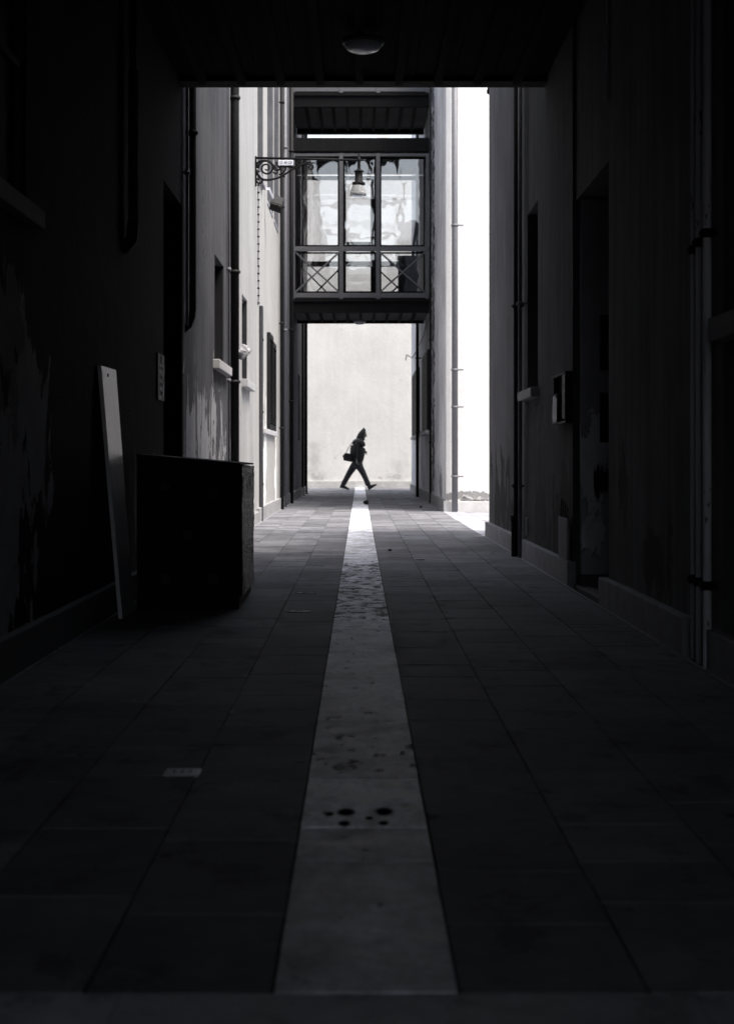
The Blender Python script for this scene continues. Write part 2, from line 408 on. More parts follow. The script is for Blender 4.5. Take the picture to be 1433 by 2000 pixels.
# --- left: grey streaked house
B = thing('house', 'grey streaked house with flaking pale patches above the black crate', 'house', (LX, 12, 0))
h1 = (14.6, 15.6, 1.80, 2.82)
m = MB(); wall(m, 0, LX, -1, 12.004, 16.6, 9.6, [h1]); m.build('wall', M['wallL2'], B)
w = xpane('window', LX, -1, h1, .14, M['void'], B, 1); xsill(LX, -1, 14.45, 15.85, 1.8, M['sill'], w, .065, .085)
MB().box(LX-.135, LX-.004, 15.54, 15.575, 1.83, 2.80).build('jamb_shade_panel', M['shutter'], w)  # added black panel, gives the far jamb its shade by colour
xplinth(LX, -1, [(12.02, 16.58)], .16, M['plinth'], B, .04)
# --- left: pale house
B = thing('house', 'pale smooth house with one grey shuttered window beside the black downpipe', 'house', (LX, 16.6, 0))
h1 = (18.0, 18.85, 1.80, 2.81)
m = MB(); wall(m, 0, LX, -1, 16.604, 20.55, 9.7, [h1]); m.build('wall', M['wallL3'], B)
w = xpane('window', LX, -1, h1, .07, M['grey_shutter'], B, 0, M['grey_shutter']); xsill(LX, -1, 17.95, 19.25, 1.8, M['sill'], w, .075, .09)
MB().box(LX-.065, LX-.004, 18.80, 18.83, 1.83, 2.79).build('jamb_shade_panel', M['dim_shutter'], w)  # added dark panel, shades the far jamb by colour
xplinth(LX, -1, [(16.62, 20.53)], .16, M['plinth'], B, .04)
# --- left: light house with flood lamp
B = thing('house', 'light house with a black shuttered window and peeling white paint at its foot', 'house', (LX, 20.55, 0))
h1 = (22.85, 24.6, 1.30, 2.74); u1 = (20.75, 21.75, 4.75, 9.2, .3); u2 = (22.95, 24.3, 4.75, 9.2, .3); u3 = (24.75, 25.9, 4.75, 9.2, .3)
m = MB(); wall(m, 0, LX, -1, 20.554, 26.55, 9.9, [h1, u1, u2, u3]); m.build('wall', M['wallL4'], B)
w = xpane('window', LX, -1, h1, .12, M['void'], B); xsill(LX, -1, 21.9, 24.9, 1.3, M['sill'], w, .05, .07)
for y0, y1, z1, pr in ((22.8, 23.75, 2.76, .05), (23.77, 24.66, 2.70, .045)):      # closed black shutters standing proud
    s = MB(); s.box(LX+.004, LX+pr, y0, y0+.06, 1.31, z1); s.box(LX+.004, LX+pr, y1-.06, y1, 1.31, z1)
    s.box(LX+.004, LX+pr, y0+.06, y1-.06, 1.31, 1.39); s.box(LX+.004, LX+pr, y0+.06, y1-.06, z1-.08, z1)
    z = 1.42
    while z < z1 - .12:
        s.add([(LX+.008, y0+.06, z+.03), (LX+.008, y1-.06, z+.03), (LX+pr-.006, y1-.06, z), (LX+pr-.006, y0+.06, z),
               (LX+.008, y0+.06, z+.038), (LX+.008, y1-.06, z+.038), (LX+pr-.006, y1-.06, z+.008), (LX+pr-.006, y0+.06, z+.008)],
              [(0,1,2,3),(7,6,5,4),(0,3,7,4),(1,5,6,2),(2,6,7,3),(0,4,5,1)]); z += .04
    s.build('shutter', M['shutter'], w)
for h in (u1, u2, u3): 
    w = xpane('window', LX, -1, h, .24, M['grey_shutter'], B, 1, M['grey_shutter'])
    MB().box(LX-.1, LX+(.05 if h is u1 else .012), h[0]-.02, h[1]+.02, h[2]-.05, h[2]+.003).build('sill', M['sill_dark'], w, .005)
    MB().box(LX-.21, LX+.012, h[1]-.045, h[1]-.012, h[2]+.02, h[3]-.01).build('jamb_shade_panel', M['jamb_shade_grey'], w)  # added grey panel, its colour stands in for shade on the sunlit jamb
xplinth(LX, -1, [(20.57, 21.05), (21.25, 26.2)], .2, M['plinth'], B, .04)
# --- left: dark house beside the glazed bridge
B = thing('house', 'dark grey house front at the left, carrying the end of the glazed bridge', 'house', (LX, 26.55, 0))
h1 = (28.2, 29.3, .05, 2.6, .3); h2 = (34.4, 35.6, 1.3, 2.8)
m = MB(); wall(m, 0, LX, -1, 26.554, 39.4, 10.4, [h1, h2]); m.build('wall', M['wallL5'], B)
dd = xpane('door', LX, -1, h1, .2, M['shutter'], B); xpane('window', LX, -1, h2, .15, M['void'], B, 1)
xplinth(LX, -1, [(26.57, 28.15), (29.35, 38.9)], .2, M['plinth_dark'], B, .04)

# --- right
M['wallR1'] = plaster('right_dark_render', .15, peels=[(7.4, 1.3, .35, .5, .04, .75), (8.3, .3, .5, .7, .04, .7)], streak=.5, mottle=.4, seed=6)
M['wallR3'] = plaster('right_grey_render', .095, peels=[(10.95, .6, .4, .45, .04, .2), (12.1, .8, .3, .4, .05, .45)], streak=.45, seed=7)
M['wallR4'] = plaster('right_mid_render', .15, peels=[(15.6, 1.7, .4, .6, .05, .45)], stains=[(15, 3, .2, .9, .1, .5)], streak=.3, seed=8)
M['jamb'] = plaster('jamb_render', .5, axis=0, peels=[(1.58, .25, .8, .45, .85, .3), (1.6, .2, .35, .2, .8, .4), (1.66, .1, .72, .2, .05, .3)], streak=.2, seed=9)
B = thing('house', 'dark house front at the near right behind the pair of painted pipes', 'house', (RX, 0, 0))
h1 = (4.4, 5.75, 1.40, 2.9); rec = (8.84, 10.33, .02, 3.7, .62)
m = MB(); wall(m, 0, RX, 1, -4.5, 8.84, 9.3, [h1]); m.build('wall', M['wallR1'], B)
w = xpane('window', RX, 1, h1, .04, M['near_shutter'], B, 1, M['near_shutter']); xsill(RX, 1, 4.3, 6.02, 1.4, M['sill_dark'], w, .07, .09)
xplinth(RX, 1, [(-4, 6.2), (6.62, 8.93)], .165, M['plinth_mid'], B, .046)
# recess between the two houses: its far jamb faces the camera
B = thing('house', 'grey house front at the right with a tall dark window and flaking doorway jamb', 'house', (RX, 10.33, 0))
h1 = (12.35, 13.1, 1.43, 2.95)
m = MB(); wall(m, 0, RX, 1, 10.334, 13.35, 6.2, [h1]); m.build('wall', M['wallR3'], B)
m = MB(); m.box(RX+.045, RX+.62, 10.25, 10.332, .075, 2.598); m.build('jamb', M['jamb'], B, .012)
MB().box(RX+.02, RX+.62, 8.842, 10.333, 2.6, 6.1).build('lintel_wall', M['wallR3'], B)
m = MB(); m.box(RX+.03, RX+.62, 10.235, 10.331, -.03, .073); m.build('jamb_foot', M['plinth_dark'], B, .006)
d = MB().box(RX+.62, RX+.68, 8.842, 10.33, -.03, 6.1).build('door', M['void'], B)
m = MB(); m.box(RX+.005, RX+.62, 8.845, 10.33, -.03, .012); m.build('doorstep', M['plinth_dark'], B, .004)
for z0, z1 in ((.965, 1.30), (1.45, 1.82)):
    c = MB().box(RX+.17, RX+.42, 10.235, 10.249, z0, z1).build('cabinet_door', M['black_metal'], B, .004)
    MB().box(RX+.26, RX+.30, 10.222, 10.234, (z0+z1)/2+.06, (z0+z1)/2+.075).build('latch', M['grey_pipe'], c)
w = xpane('window', RX, 1, h1, .15, M['void'], B, 1); xsill(RX, 1, 12.25, 13.28, 1.43, M['sill'], w, .07, .075)
xplinth(RX, 1, [(10.30, 13.3)], .16, M['plinth_mid'], B, .044)
B = thing('house', 'grey corner house at the right where the alley opens into the bright court', 'house', (RX, 13.35, 0))
m = MB(); wall(m, 0, RX, 1, 13.354, 17.0, 5.6, thick=5.0); m.build('wall', M['wallR4'], B)
xplinth(RX, 1, [(13.62, 17.03)], .16, M['plinth_mid'], B, .044)
# building across the court (its front faces the camera), running on along the alley
M['wallR5'] = plaster('white_render', .74, axis=0, peels=[(1.9, .6, .24, .1, .3, .25), (2.6, .5, .22, .09, .35, .3)], streak=.05, mottle=.03, seed=10, tint=0, cracks=False)
M['wallR6'] = plaster('right_far_render', .78, peels=[(27, 1.2, .4, .6, .3, .6)], streak=.25, seed=11, tint=.4)
M['crumble'] = simple('crumble', .3, .9, 0, .95, 16, .01, tint=.2)
CX = 1.425
B = thing('house', 'white house front across the bright court, facing the camera behind the grey downpipe', 'house', (CX, 25.2, 0))
m = MB(); wall(m, 1, 25.2, 1, CX+.002, 9.6, 9.4, thick=.5); m.build('front_wall', M['wallR5'], B)
m = MB(); h1 = (31.0, 33.6, 1.45, 3.1); h2 = (36.2, 40.0, 1.45, 3.05)
wall(m, 0, CX, 1, 25.71, 42.0, 10.0, [h1, h2], thick=8); m.box(CX, CX+.3, 25.201, 25.709, -.04, 9.999)
m.build('wall', M['wallR6'], B)
m = MB(); m.box(CX-.04, 9.5, 25.155, 25.199, -.03, .17); m.build('plinth', simple('plinth_white', .6, .85, 0, .15, 4, .003, tint=0), B, .008)
for h, sy in ((h1, 31.6), (h2, 36.6)):
    w = xpane('window', CX, 1, h, .12, M['void'], B)
    z0, z1 = h[2]+.02, h[3]
    s = MB()
    for y0 in (h[0], (h[0]+h[1])/2+.01):
        y1 = y0 + (h[1]-h[0])/2 - .02
        s.box(CX-.055, CX-.004, y0, y1, z0, z1)
        for k in range(22): 
            zz = z0+.05+k*(z1-z0-.1)/22; s.box(CX-.066, CX-.055, y0+.05, y1-.05, zz, zz+.035)
    s.build('shutter', M['shutter'], w)
    xsill(CX, 1, h[0]-.1, h[1]+.1, h[2], M['sill'], w, .09, .07)
xplinth(CX, 1, [(25.3, 42.0)], .2, M['plinth'], B, .04)
# ragged strip of old coat beside the bridge end
m = MB(); z = .25
while z < 9.4:
    e = z + random.uniform(.03, .12); m.box(CX-.008-random.random()*.02, CX+.01, 29.25-random.uniform(.0, .3), 29.6+random.uniform(0, .4), z, e); z = e
m.build('ragged_plaster', chipped('ragged', .36, .04, .9, .5), B)
# rubble where the render has fallen off at the court wall foot
from mathutils import noise as mnz
m = MB(); NX = 90; NR = 9
for i in range(NX+1):
    x = 1.66 + 1.5*i/NX; top = .035 + .075*max(0, .5+mnz.noise(Vector((x*6, 3, 1)))+.5*mnz.noise(Vector((x*19, 1, 2))))
    for j in range(NR+1):
        u = j/NR; dd = .016*(.5+mnz.noise(Vector((x*24, u*5, 5)))) + .010*mnz.noise(Vector((x*60, u*12, 9)))
        m.v.append((x, 25.197 - max(.001, dd*math.sin(math.pi*min(max(u, .08), .92))*1.6), .172 + top*u))
for i in range(NX):
    for j in range(NR):
        m.f.append((i*(NR+1)+j, (i+1)*(NR+1)+j, (i+1)*(NR+1)+j+1, i*(NR+1)+j+1)); m.sm.append(False)
m.build('broken_render', M['crumble'], B)

# end wall of the lane
M['wallE'] = plaster('end_render', .60, axis=0, streak=.04, mottle=.07, seed=12, tint=-.3,
    stains=[(-1.42, .28, .85, .75, .32, .55), (1.25, .4, .55, .6, .36, .45), (-1.3, .3, .3, .18, .2, .6)],
    peels=[(1.15, .4, .32, .10, .44, .6), (.6, .2, .3, .1, .48, .6)])
B = thing('house', 'long pale house closing the end of the alley behind the walking person', 'house', (0, 47.6, 0))
m = MB(); wall(m, 1, 47.6, 1, -14, 14, 10.62); m.build('wall', M['wallE'], B)
MB().box(Xq(738), Xq(759), 47.75, 48.6, 10.6, 11.4).build('chimney', M['wallE'], B)
m = MB(); x = -13.5
while x < 13.5: m.box(x, x+1.795, 47.55, 47.599, -.03, .2+random.uniform(-.004, .004)); x += 1.8
m.build('plinth', simple('end_plinth', .42, .85, 0, .25, 4, .003, tint=-.3), B, .006)
m = MB(); m.box(-1.75, -1.49, 47.50, 47.549, -.03, 3.6); 
# houses that close the side lane and the court
B = thing('house', 'plain pale house closing the far side of the bright court at the right', 'house', (9.6, 17, 0))
m = MB(); wall(m, 0, 9.6, 1, 16, 25.2, 6.5, [(18.5, 19.5, 1.2, 2.6), (21.5, 22.5, 1.2, 2.6)], thick=4); m.build('wall', M['wallL3'], B)
for h in ((18.5, 19.5, 1.2, 2.6), (21.5, 22.5, 1.2, 2.6)): xpane('window', 9.6, 1, h, .15, M['dark_glass'], B, 1)

# ------------------------------------------------------------------ covered passage over the camera
B = thing('covered_passage', 'building spanning the near end of the alley, with a dark boarded ceiling overhead', 'passage', (0, 5, 3.75))
PZ = 3.75
m = MB(); m.box(LX+.002, RX-.002, -4.4, 11.85, PZ+.05, PZ+.35)
m.build('floor_slab', M['joist'], B)
m = MB(); x = LX+.01; 
while x < RX-.02:
    e = min(x+.148, RX-.01); m.box(x, e-.004, -4.4, 11.7, PZ+.03+random.uniform(0, .006), PZ+.049); x += .15
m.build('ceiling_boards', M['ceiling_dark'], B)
for k in range(9):
    x = -1.2 + k*.3
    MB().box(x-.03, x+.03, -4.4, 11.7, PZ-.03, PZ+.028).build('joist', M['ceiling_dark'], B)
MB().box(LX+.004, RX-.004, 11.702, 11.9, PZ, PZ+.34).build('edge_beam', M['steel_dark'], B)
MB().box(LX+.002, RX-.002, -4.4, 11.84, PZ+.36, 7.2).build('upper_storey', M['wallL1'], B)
# open arcade on top, unseen, added for its reflection in the bridge panes
m = MB(); ya, yb = 11.2, 11.32; WB = .93
for k in range(4):
    x = LX+.02 + k*WB; m.box(x-.06, x+.06, ya, yb, 7.2, 10.15)
for k in range(3):                                      # solid spandrels above round arches
    x0 = LX+.02 + k*WB; c = x0+WB/2; rr_ = WB/2-.06; N = 14
    top = [(x0+WB*i/N, 11.0) for i in range(N+1)]
    arc = [(c-rr_*math.cos(math.pi*i/N), 10.15+.68*math.sin(math.pi*i/N)) for i in range(N+1)]
    vs = [(x, y, z) for y in (ya, yb) for P in (top, arc) for x, z in P]; q4 = N+1; fs = []
    for i in range(N):
        fs += [(i, i+1, q4+i+1, q4+i), (2*q4+i, 3*q4+i, 3*q4+i+1, 2*q4+i+1), (q4+i, q4+i+1, 3*q4+i+1, 3*q4+i)]
    m.add(vs, fs)
m.box(LX, RX, ya-.02, yb+.02, 11.0, 11.5); m.box(LX, RX, ya+.01, yb-.01, 9.35, 9.5); m.box(LX, RX, ya+.01, yb-.01, 8.3, 8.38)
for k in range(3):
    x0 = LX+.08 + k*WB; m.bar((x0, 11.26, 7.3), (x0+WB-.12, 11.26, 8.3), .04, .04, (0,1,0)); m.bar((x0, 11.24, 8.3), (x0+WB-.12, 11.24, 7.3), .04, .04, (0,1,0))
m.build('reflection_arcade', M['steel_dark'], B)

m = MB(); m.box(LX+.01, RX-.01, -4.39, -4.2, 2.9, PZ+.03); m.build('back_light_baffle', M['wallL1'], B)  # unseen drop behind the camera, added to cut light from the passage mouth
# round ceiling lamps
def dome_lamp(x, y, z, label):
    t = thing('ceiling_lamp', label, 'lamp', (x, y, z), 'round ceiling lamps')
    MB().lathe((x, y, z), [(0, .0), (.14, .0), (.145, -.012), (.142, -.03), (.125, -.034), (.0, -.034)]).build('base_ring', M['grey_pipe'], t)
    MB().lathe((x, y, z), [(.128, -.030), (.126, -.045), (.11, -.068), (.08, -.082), (.04, -.09), (0.0005, -.092)]).build('diffuser', simple('diffuser', .85, .2, 0, .05), t)
    return t
dome_lamp(.024, 10.43, 3.719, 'round domed lamp on the dark boarded ceiling above the camera')
dome_lamp(0, 32.3, 3.806, 'small looking round lamp under the floor of the glazed bridge')

# ------------------------------------------------------------------ glazed footbridge
BY = 31.0; BK = 33.55; BL = -1.37; BR = 1.41
def H(y, Z=BY): return EYE + (899-y)*Z/2985
def Xp(x, Z=BY): return (x-702)*Z/2985
def bridge(z_floor_bot, label, glazed, lamp=False):
    t = thing('footbridge', label, 'footbridge', (0, BY, z_floor_bot))
    zb = z_floor_bot
    MB().box(BL, BR, BY+.03, BY+.15, zb, zb+.22).build('edge_beam', M['steel_dark'], t)
    MB().box(BL, BR, BY, BY+.15, zb+.222, zb+.30).build('edge_beam', M['steel_dark'], t)
    MB().box(BL, BR, BK-.12, BK, zb-(.035 if not glazed else 0), zb+.30).build('edge_beam', M['steel_dark'], t)
    m = MB()
    for k in range(10):
        x = BL+.01+k*.278; m.box(x, x+.268, BY+.152, BK-.122, zb+.06, zb+.075)
    m.build('floor_boards', M['board_dark'], t)
    for k in range(9):
        x = BL+.282+k*.278
        MB().box(x-.028, x+.028, BY+.152, BK-.122, zb+.0, zb+.058).build('joist', M['joist'], t)
    MB().box(BL, BR, BY+.152, BK-.122, zb+.08, zb+.29).build('floor_slab', M['joist'], t)
    f0 = zb+.302; ft = f0+2.99
    # front frame
    px = [BL+.03, Xp(666), Xp(738), BR-.04]
    rails = [(f0, f0+.095), (H(490)-H(610)+zb, H(481)-H(610)+zb), (H(304.5)-H(610)+zb, H(299)-H(610)+zb)]
    for i, x in enumerate(px):
        w = .04 if 0 < i < 3 else .028
        MB().box(x-w, x+w, BY-.01, BY+.06, f0-.03, rails[2][1]+.003).build('post', M['frame_grey'], t, .004)
    for z0, z1 in rails:
        MB().box(BL, BR, BY+.0, BY+.055, z0, z1).build('rail', M['frame_grey'], t, .004)
    for a, b in ((0, 1), (2, 3)):
        xa = px[a]+.02; xb = px[b]-.02; z0 = rails[0][1]; z1 = rails[1][0]
        MB().bar((xa, BY+.02, z0), (xb, BY+.02, z1), .03, .048, (0,1,0)).build('brace', M['frame_grey'], t)
        MB().bar((xa, BY+.036, z1), (xb, BY+.036, z0), .03, .048, (0,1,0)).build('brace', M['frame_grey'], t)
    if glazed:
        for a, b in ((0,1),(1,2),(2,3)):
            fr = MB(); x0 = px[a]+.04; x1 = px[b]-.04; q = .05 if a != 1 else .055
            for z0, z1 in ((rails[0][1]+.01, rails[1][0]-.01), (rails[1][1]+.01, rails[2][0]-.01)):
                fr.box(x0, x0+q*.6, BY+.07, BY+.12, z0, z1); fr.box(x1-q*.6, x1, BY+.07, BY+.12, z0, z1)
                fr.box(x0+q*.6, x1-q*.6, BY+.07, BY+.12, z0, z0+q*.6); fr.box(x0+q*.6, x1-q*.6, BY+.07, BY+.12, z1-q*.6, z1)
                MB().box(x0+q*.6, x1-q*.6, BY+.09, BY+.098, z0+q*.6, z1-q*.6).build('pane', M['glass'], t)
            fr.build('sash', M['joist'], t)
        # back side: header, posts, rail, braces, panes
        bz = lambda y: H(y, BK)
        MB().box(BL, BR, BK-.1, BK-.02, bz(352), rails[2][1]).build('back_header', M['steel_dark'], t)
        for x in (BL+.04, Xp(671.5, BK), Xp(727.5, BK), BR-.05):
            MB().box(x-.045, x+.045, BK-.09, BK-.03, f0-.02, bz(352)).build('back_post', M['joist'], t)
        MB().box(BL+.09, BR-.1, BK-.085, BK-.035, bz(521), bz(511)).build('back_rail', M['joist'], t)
        MB().box(BL+.09, BR-.1, BK-.085, BK-.035, f0-.01, f0+.06).build('back_rail', M['joist'], t)
        MB().box(Xp(676, BK), Xp(723.5, BK), BK-.083, BK-.037, bz(480), bz(473)).build('back_rail', M['joist'], t)
        for xa, xb in ((BL+.09, Xp(667, BK)), (Xp(732, BK), BR-.1)):
            z0, z1 = f0+.05, bz(521)
            MB().bar((xa, BK-.05, z0), (xb, BK-.05, z1), .03, .035, (0,1,0)).build('back_brace', M['joist'], t)
            MB().bar((xa, BK-.068, z1), (xb, BK-.068, z0), .03, .035, (0,1,0)).build('back_brace', M['joist'], t)
        MB().box(BL+.09, BR-.1, BK-.028, BK-.020, f0+.06, bz(352)).build('pane', M['glass'], t)
        # flat roof
        MB().box(BL-.0, BR, BY-.02, BK, rails[2][1]+.045, H(269)).build('roof', simple('roof_metal', .009, .8, 0, .7, 3, .001, stretch=(9, 1, .3), spec=.12), t)
        return t, f0
    MB().box(BL, BR, BY+.07, BK-.02, f0-.0+.01, f0+.02).build('deck', M['joist'], t)
    MB().box(BL, BR, BY-.02, BK, rails[2][1]+.01, rails[2][1]+.2).build('roof', M['steel_dark'], t)
    return t, f0
br, f0 = bridge(H(610), 'glazed footbridge with cross braced railing spanning the alley, the lower of the two', True)
bridge(H(207), 'upper footbridge of which only the dark underside and first rail show', False)
# cabinet standing inside the lower bridge
t = thing('cabinet', 'dark cabinet standing behind the right hand cross brace inside the glazed bridge', 'cabinet', (1.05, 32.4, f0))
MB().box(Xp(778, 32.2), 1.33, 32.1, 32.6, f0, H(503, 32.2)).build('body', M['black_metal'], t, .01)
MB().box(Xp(778, 32.2)-.015, 1.34, 32.08, 32.62, H(503, 32.2)+.001, H(503, 32.2)+.03).build('top', M['black_metal'], t, .004)
MB().box(Xp(795,32.2), 1.31, 32.085, 32.099, f0+.08, H(511, 32.2)).build('door', M['steel_dark'], t, .003)
t = MB().tube([(Xp(806, 32.4), 32.35, H(503, 32.2)+.03), (Xp(807, 32.4), 32.35, H(480, 32.4)), (Xp(813, 32.4), 32.35, H(440, 32.4)), (Xp(819, 32.4), 32.35, H(405, 32.4))], .03, 8).build('standing_pole', M['joist'])
tag(t, 'dark crooked pole rising from the cabinet inside the glazed bridge', 'pole')

# ------------------------------------------------------------------ pipes
def pipe(name, label, x, y, z0, z1, r, mat, side, clamps=(), foot=None, top=None, group='downpipes on the walls', bend=None):
    t = thing(name, label, 'pipe', (x, y, z0), group)
    pts = [(x, y, z0), (x, y, z1)]
    if bend == 'wall':                                  # lower end turns into the wall
        pts = [(x + side*.18, y, z0-.12), (x + side*.10, y, z0-.09), (x + side*.03, y, z0-.03), (x + side*.005, y, z0+.04), (x, y, z0+.1), (x, y, z1)]
    MB().tube(pts, r, 16).build('pipe', mat, t)
    for z in clamps:
        m = MB(); m.lathe((x, y, z), [(r+.001, -.018), (r+.009, -.018), (r+.009, .018), (r+.001, .018)], 16)
        m.box(*sorted((x + side*r, x + side*(r+.09))), y-.008, y+.008, z-.01, z+.01)
        m.box(x-r-.014, x+r+.014, y-.006, y+.006, z-.008, z+.008)
        m.build('clamp', M['iron'] if mat is M['pale_pipe'] else mat, t)
    if foot:
        MB().lathe((x, y, 0), [(r+.02, 0), (r+.02, foot-.05), (r+.028, foot-.05), (r+.028, foot), (r+.002, foot)], 16).build('cast_iron_foot', M['iron'], t)
    return t
pipe('downpipe', 'thick black pipe ending in an elbow high on the left, just past the passage ceiling', -1.325, 12.15, 1.95, 9, .028, M['dark_pipe'], -1, (3.45, ), bend='wall')
pipe('downpipe', 'thin grey pipe directly left of the elbowed black pipe', -1.35, 11.97, 1.9, 9, .012, M['grey_pipe'], -1, (3.1,))
pipe('downpipe', 'straight black downpipe rising behind the black crate, between grey and pale walls', -1.325, 16.25, 0, 9.4, .046, M['dark_pipe'], -1, (1.68, 2.85, 4.7, 6.5))
pipe('downpipe', 'slim grey conduit just left of the straight black downpipe', -1.362, 15.95, 0, 9.4, .011, M['grey_pipe'], -1, (1.68, 2.84))
pipe('downpipe', 'dark grey downpipe just right of the black shuttered window on the left', -1.33, 26.25, 0, 9.6, .032, M['dark_pipe'], -1, (1.4, 3.2, 5.2, 7.0))
pipe('downpipe', 'grey pipe at the left where the light house meets the dark house', -1.345, 27.6, 0, 9.8, .035, M['grey_pipe'], -1, (3.2, 6.5))
pipe('downpipe', 'broad dark downpipe at the left end of the glazed bridge', -1.33, 29.9, 0, 9.9, .04, M['dark_pipe'], -1, (2.0, 3.4, 6.9), top=1)
pipe('downpipe', 'grey downpipe in front of the white court wall', 1.56, 25.05, 0, 9.2, .05, M['grey_pipe'], 1, (.58, 1.72, 2.33, 4.7, 7))
pipe('downpipe', 'thin black pipe on the right wall beyond the glazed bridge, beside the farther shutters', 1.33, 35.2, 0, 9.5, .035, M['dark_pipe'], 1, (1.5, 3.2))
pipe('downpipe', 'black pipe with ragged paint at the right end of the glazed bridge', 1.385, 29.9, 0, 9.5, .022, M['dark_pipe'], 1, (1.2, 3.2))
pipe('downpipe', 'dark downpipe with a cast iron foot at the right of the corner house', 1.375, 13.42, 0, 5.5, .024, M['dark_pipe'], 1, (.62, 2.2, 4.22), foot=.36)
pipe('downpipe', 'slim grey pipe beside the cast iron foot downpipe, left of the tall dark window', 1.385, 13.2, 0, 5.5, .018, M['grey_pipe'], 1, (2.2, 4.4))
pipe('downpipe', 'widest pale painted pipe with dark chips at the near right wall', 1.40, 6.16, .0, PZ-.001, .018, M['pale_pipe'], 1, (.34, 1.76))
pipe('downpipe', 'thinner pale pipe left of the widest chipped pipe at the near right', 1.41, 6.36, .0, PZ-.001, .013, M['pale_pipe'], 1, (.34, 1.75))
pipe('downpipe', 'thinnest pale pipe, leftmost of the three at the near right', 1.415, 6.5, .0, PZ-.001, .009, M['pale_pipe'], 1, (.34, 1.74))
pipe('downpipe', 'short pale conduit at the top right corner under the passage ceiling', 1.425, 8.86, 2.93, PZ-.001, .011, M['pale_conduit'], 1)
t = thing('flue_pipe', 'old mottled flue pipe on the dark left wall above the leaning board', 'pipe', (-1.34, 9.05, 2.15))
MB().tube([(-1.34, 9.05, 2.25), (-1.34, 9.05, 3.16)], .03, 16).build('pipe', chipped('flue', .05, .01, .8, .5), t)
MB().tube([(-1.34, 9.05, 3.163), (-1.34, 9.05, PZ-.002)], .024, 16).build('upper_pipe', M['dark_pipe'], t)
MB().tube([(-1.34, 9.05, 2.247), (-1.345, 9.03, 2.15), (-1.39, 8.98, 2.09)], .036, 16).build('elbow', M['iron'], t)
for y, x0, x1, zz, lab in ((36.6, -1.46, -1.335, 0, 'nearer of two square black posts at the left beyond the bridge'), (38.3, -1.42, -1.305, 0, 'farther of two square black posts at the left beyond the bridge')):
    t = thing('steel_post', lab, 'post', ((x0+x1)/2, y, 0), 'black posts beyond the bridge')
    MB().box(LX+.002, x1, y-.06, y+.06, .02, 9.9).build('shaft', M['joist'], t, .006)
    MB().box(LX+.002, x1+.03, y-.09, y+.09, 0, .019).build('base_plate', M['joist'], t, .003)

# cable with clips and its cover
t = thing('cable', 'thin cable with a row of dark clips running down below the street lamp bracket', 'cable', (LX+.015, 20.75, 2.95))
pts = [(LX+.014+random.uniform(-.003, .003), 20.72+random.uniform(-.012, .012), 2.95+i*.1) for i in range(18)]
MB().tube(pts, .007, 6).build('wire', M['grey_pipe'], t)
for i in range(17):
    z = 2.98+i*.1; MB().box(LX+.002, LX+.03, 20.70, 20.745, z-.008, z+.008).build('clip', M['iron'], t)
t = thing('cable_cover', 'dark grey metal cable cover running down to the ground below the clipped cable', 'cable cover', (LX+.03, 21.15, 0))
MB().box(LX+.003, LX+.05, 21.06, 21.24, 0, 2.98).build('channel', simple('cover_grey', .055, .5, .2, .25), t, .006)
for z in (.5, 1.5, 2.5): MB().box(LX+.051, LX+.056, 21.065, 21.235, z, z+.03).build('strap', M['iron'], t)

# plastic bag caught on the black downpipe
n = 22; m = MB(); vs = []; fs = []
for i in range(9):
    for j in range(n):
        a = 2*math.pi*j/n; u = i/8
        r = (.02 + .055*math.sin(u*math.pi*.8)**.7)*(1+.35*math.sin(a*3+u*4)*random.uniform(.6, 1))
        vs.append((-1.265+.02*math.sin(u*3)+math.cos(a)*r, 16.3+math.sin(a)*r*.8, 2.07-.13*u+.02*math.cos(a*2)))
for i in range(8):
    for j in range(n): fs.append((i*n+j, i*n+(j+1)%n, (i+1)*n+(j+1)%n, (i+1)*n+j))
fs.append(tuple(8*n+j for j in range(n)))
m.add(vs, fs); o = m.build('plastic_bag', simple('bag_plastic', .22, .4, 0, .1))
tag(o, 'crumpled pale plastic bag tied to the straight black downpipe', 'bag')

# ------------------------------------------------------------------ street lamp
LY = 20.25
def q(zx, zy):                                         # bracket drawing coordinates -> metres in the bracket's own plane
    x = 480 + zx/5.118; y = 280 + zy/5.118
    return Vector(((x-702)*LY/2985, LY, EYE + (899-y)*LY/2985))
def spline(P, n=10):
    out = []; P = [P[0]] + P + [P[-1]]
    for i in range(1, len(P)-2):
        for k in range(n):
            t = k/n; a, b, c, d = P[i-1], P[i], P[i+1], P[i+2]
            out.append(.5*((2*b) + (c-a)*t + (2*a-5*b+4*c-d)*t*t + (3*b-a-3*c+d)*t**3))
    out.append(P[-2]); return out
t = thing('street_lamp', 'ornate iron wall lamp on a scrolled bracket reaching over the alley', 'street lamp', (LX, LY, q(92, 130).z))
MB().tube([q(88, 143), q(600, 152), q(1115, 165)], .0155, 12).build('arm', M['iron'], t)
m = MB(); x0 = LX+.001; m.box(x0, x0+.022, LY-.03, LY+.03, q(0, 425).z, q(0, 128).z); m.build('wall_plate', M['iron'], t, .003)
def curl(cx, cy, r0, r1, a0, turns, n=40):
    return [q(cx + (r0+(r1-r0)*i/n)*math.cos(a0+turns*2*math.pi*i/n), cy + (r0+(r1-r0)*i/n)*math.sin(a0+turns*2*math.pi*i/n)) for i in range(n+1)]
m = MB()
def rs(k, a, b): return [(a + (b-a)*i/(k-1))*1.3 for i in range(k)]
c = spline([q(100,262), q(125,315), q(165,355), q(230,362), (q(330,340)), q(400,300), q(480,252), q(580,205), q(650,182)]); m.tube(c, rs(len(c), .014, .008), 8)
c = curl(205, 245, 82, 14, math.pi, 1.9, 60); m.tube(c, rs(len(c), .0125, .007), 8)
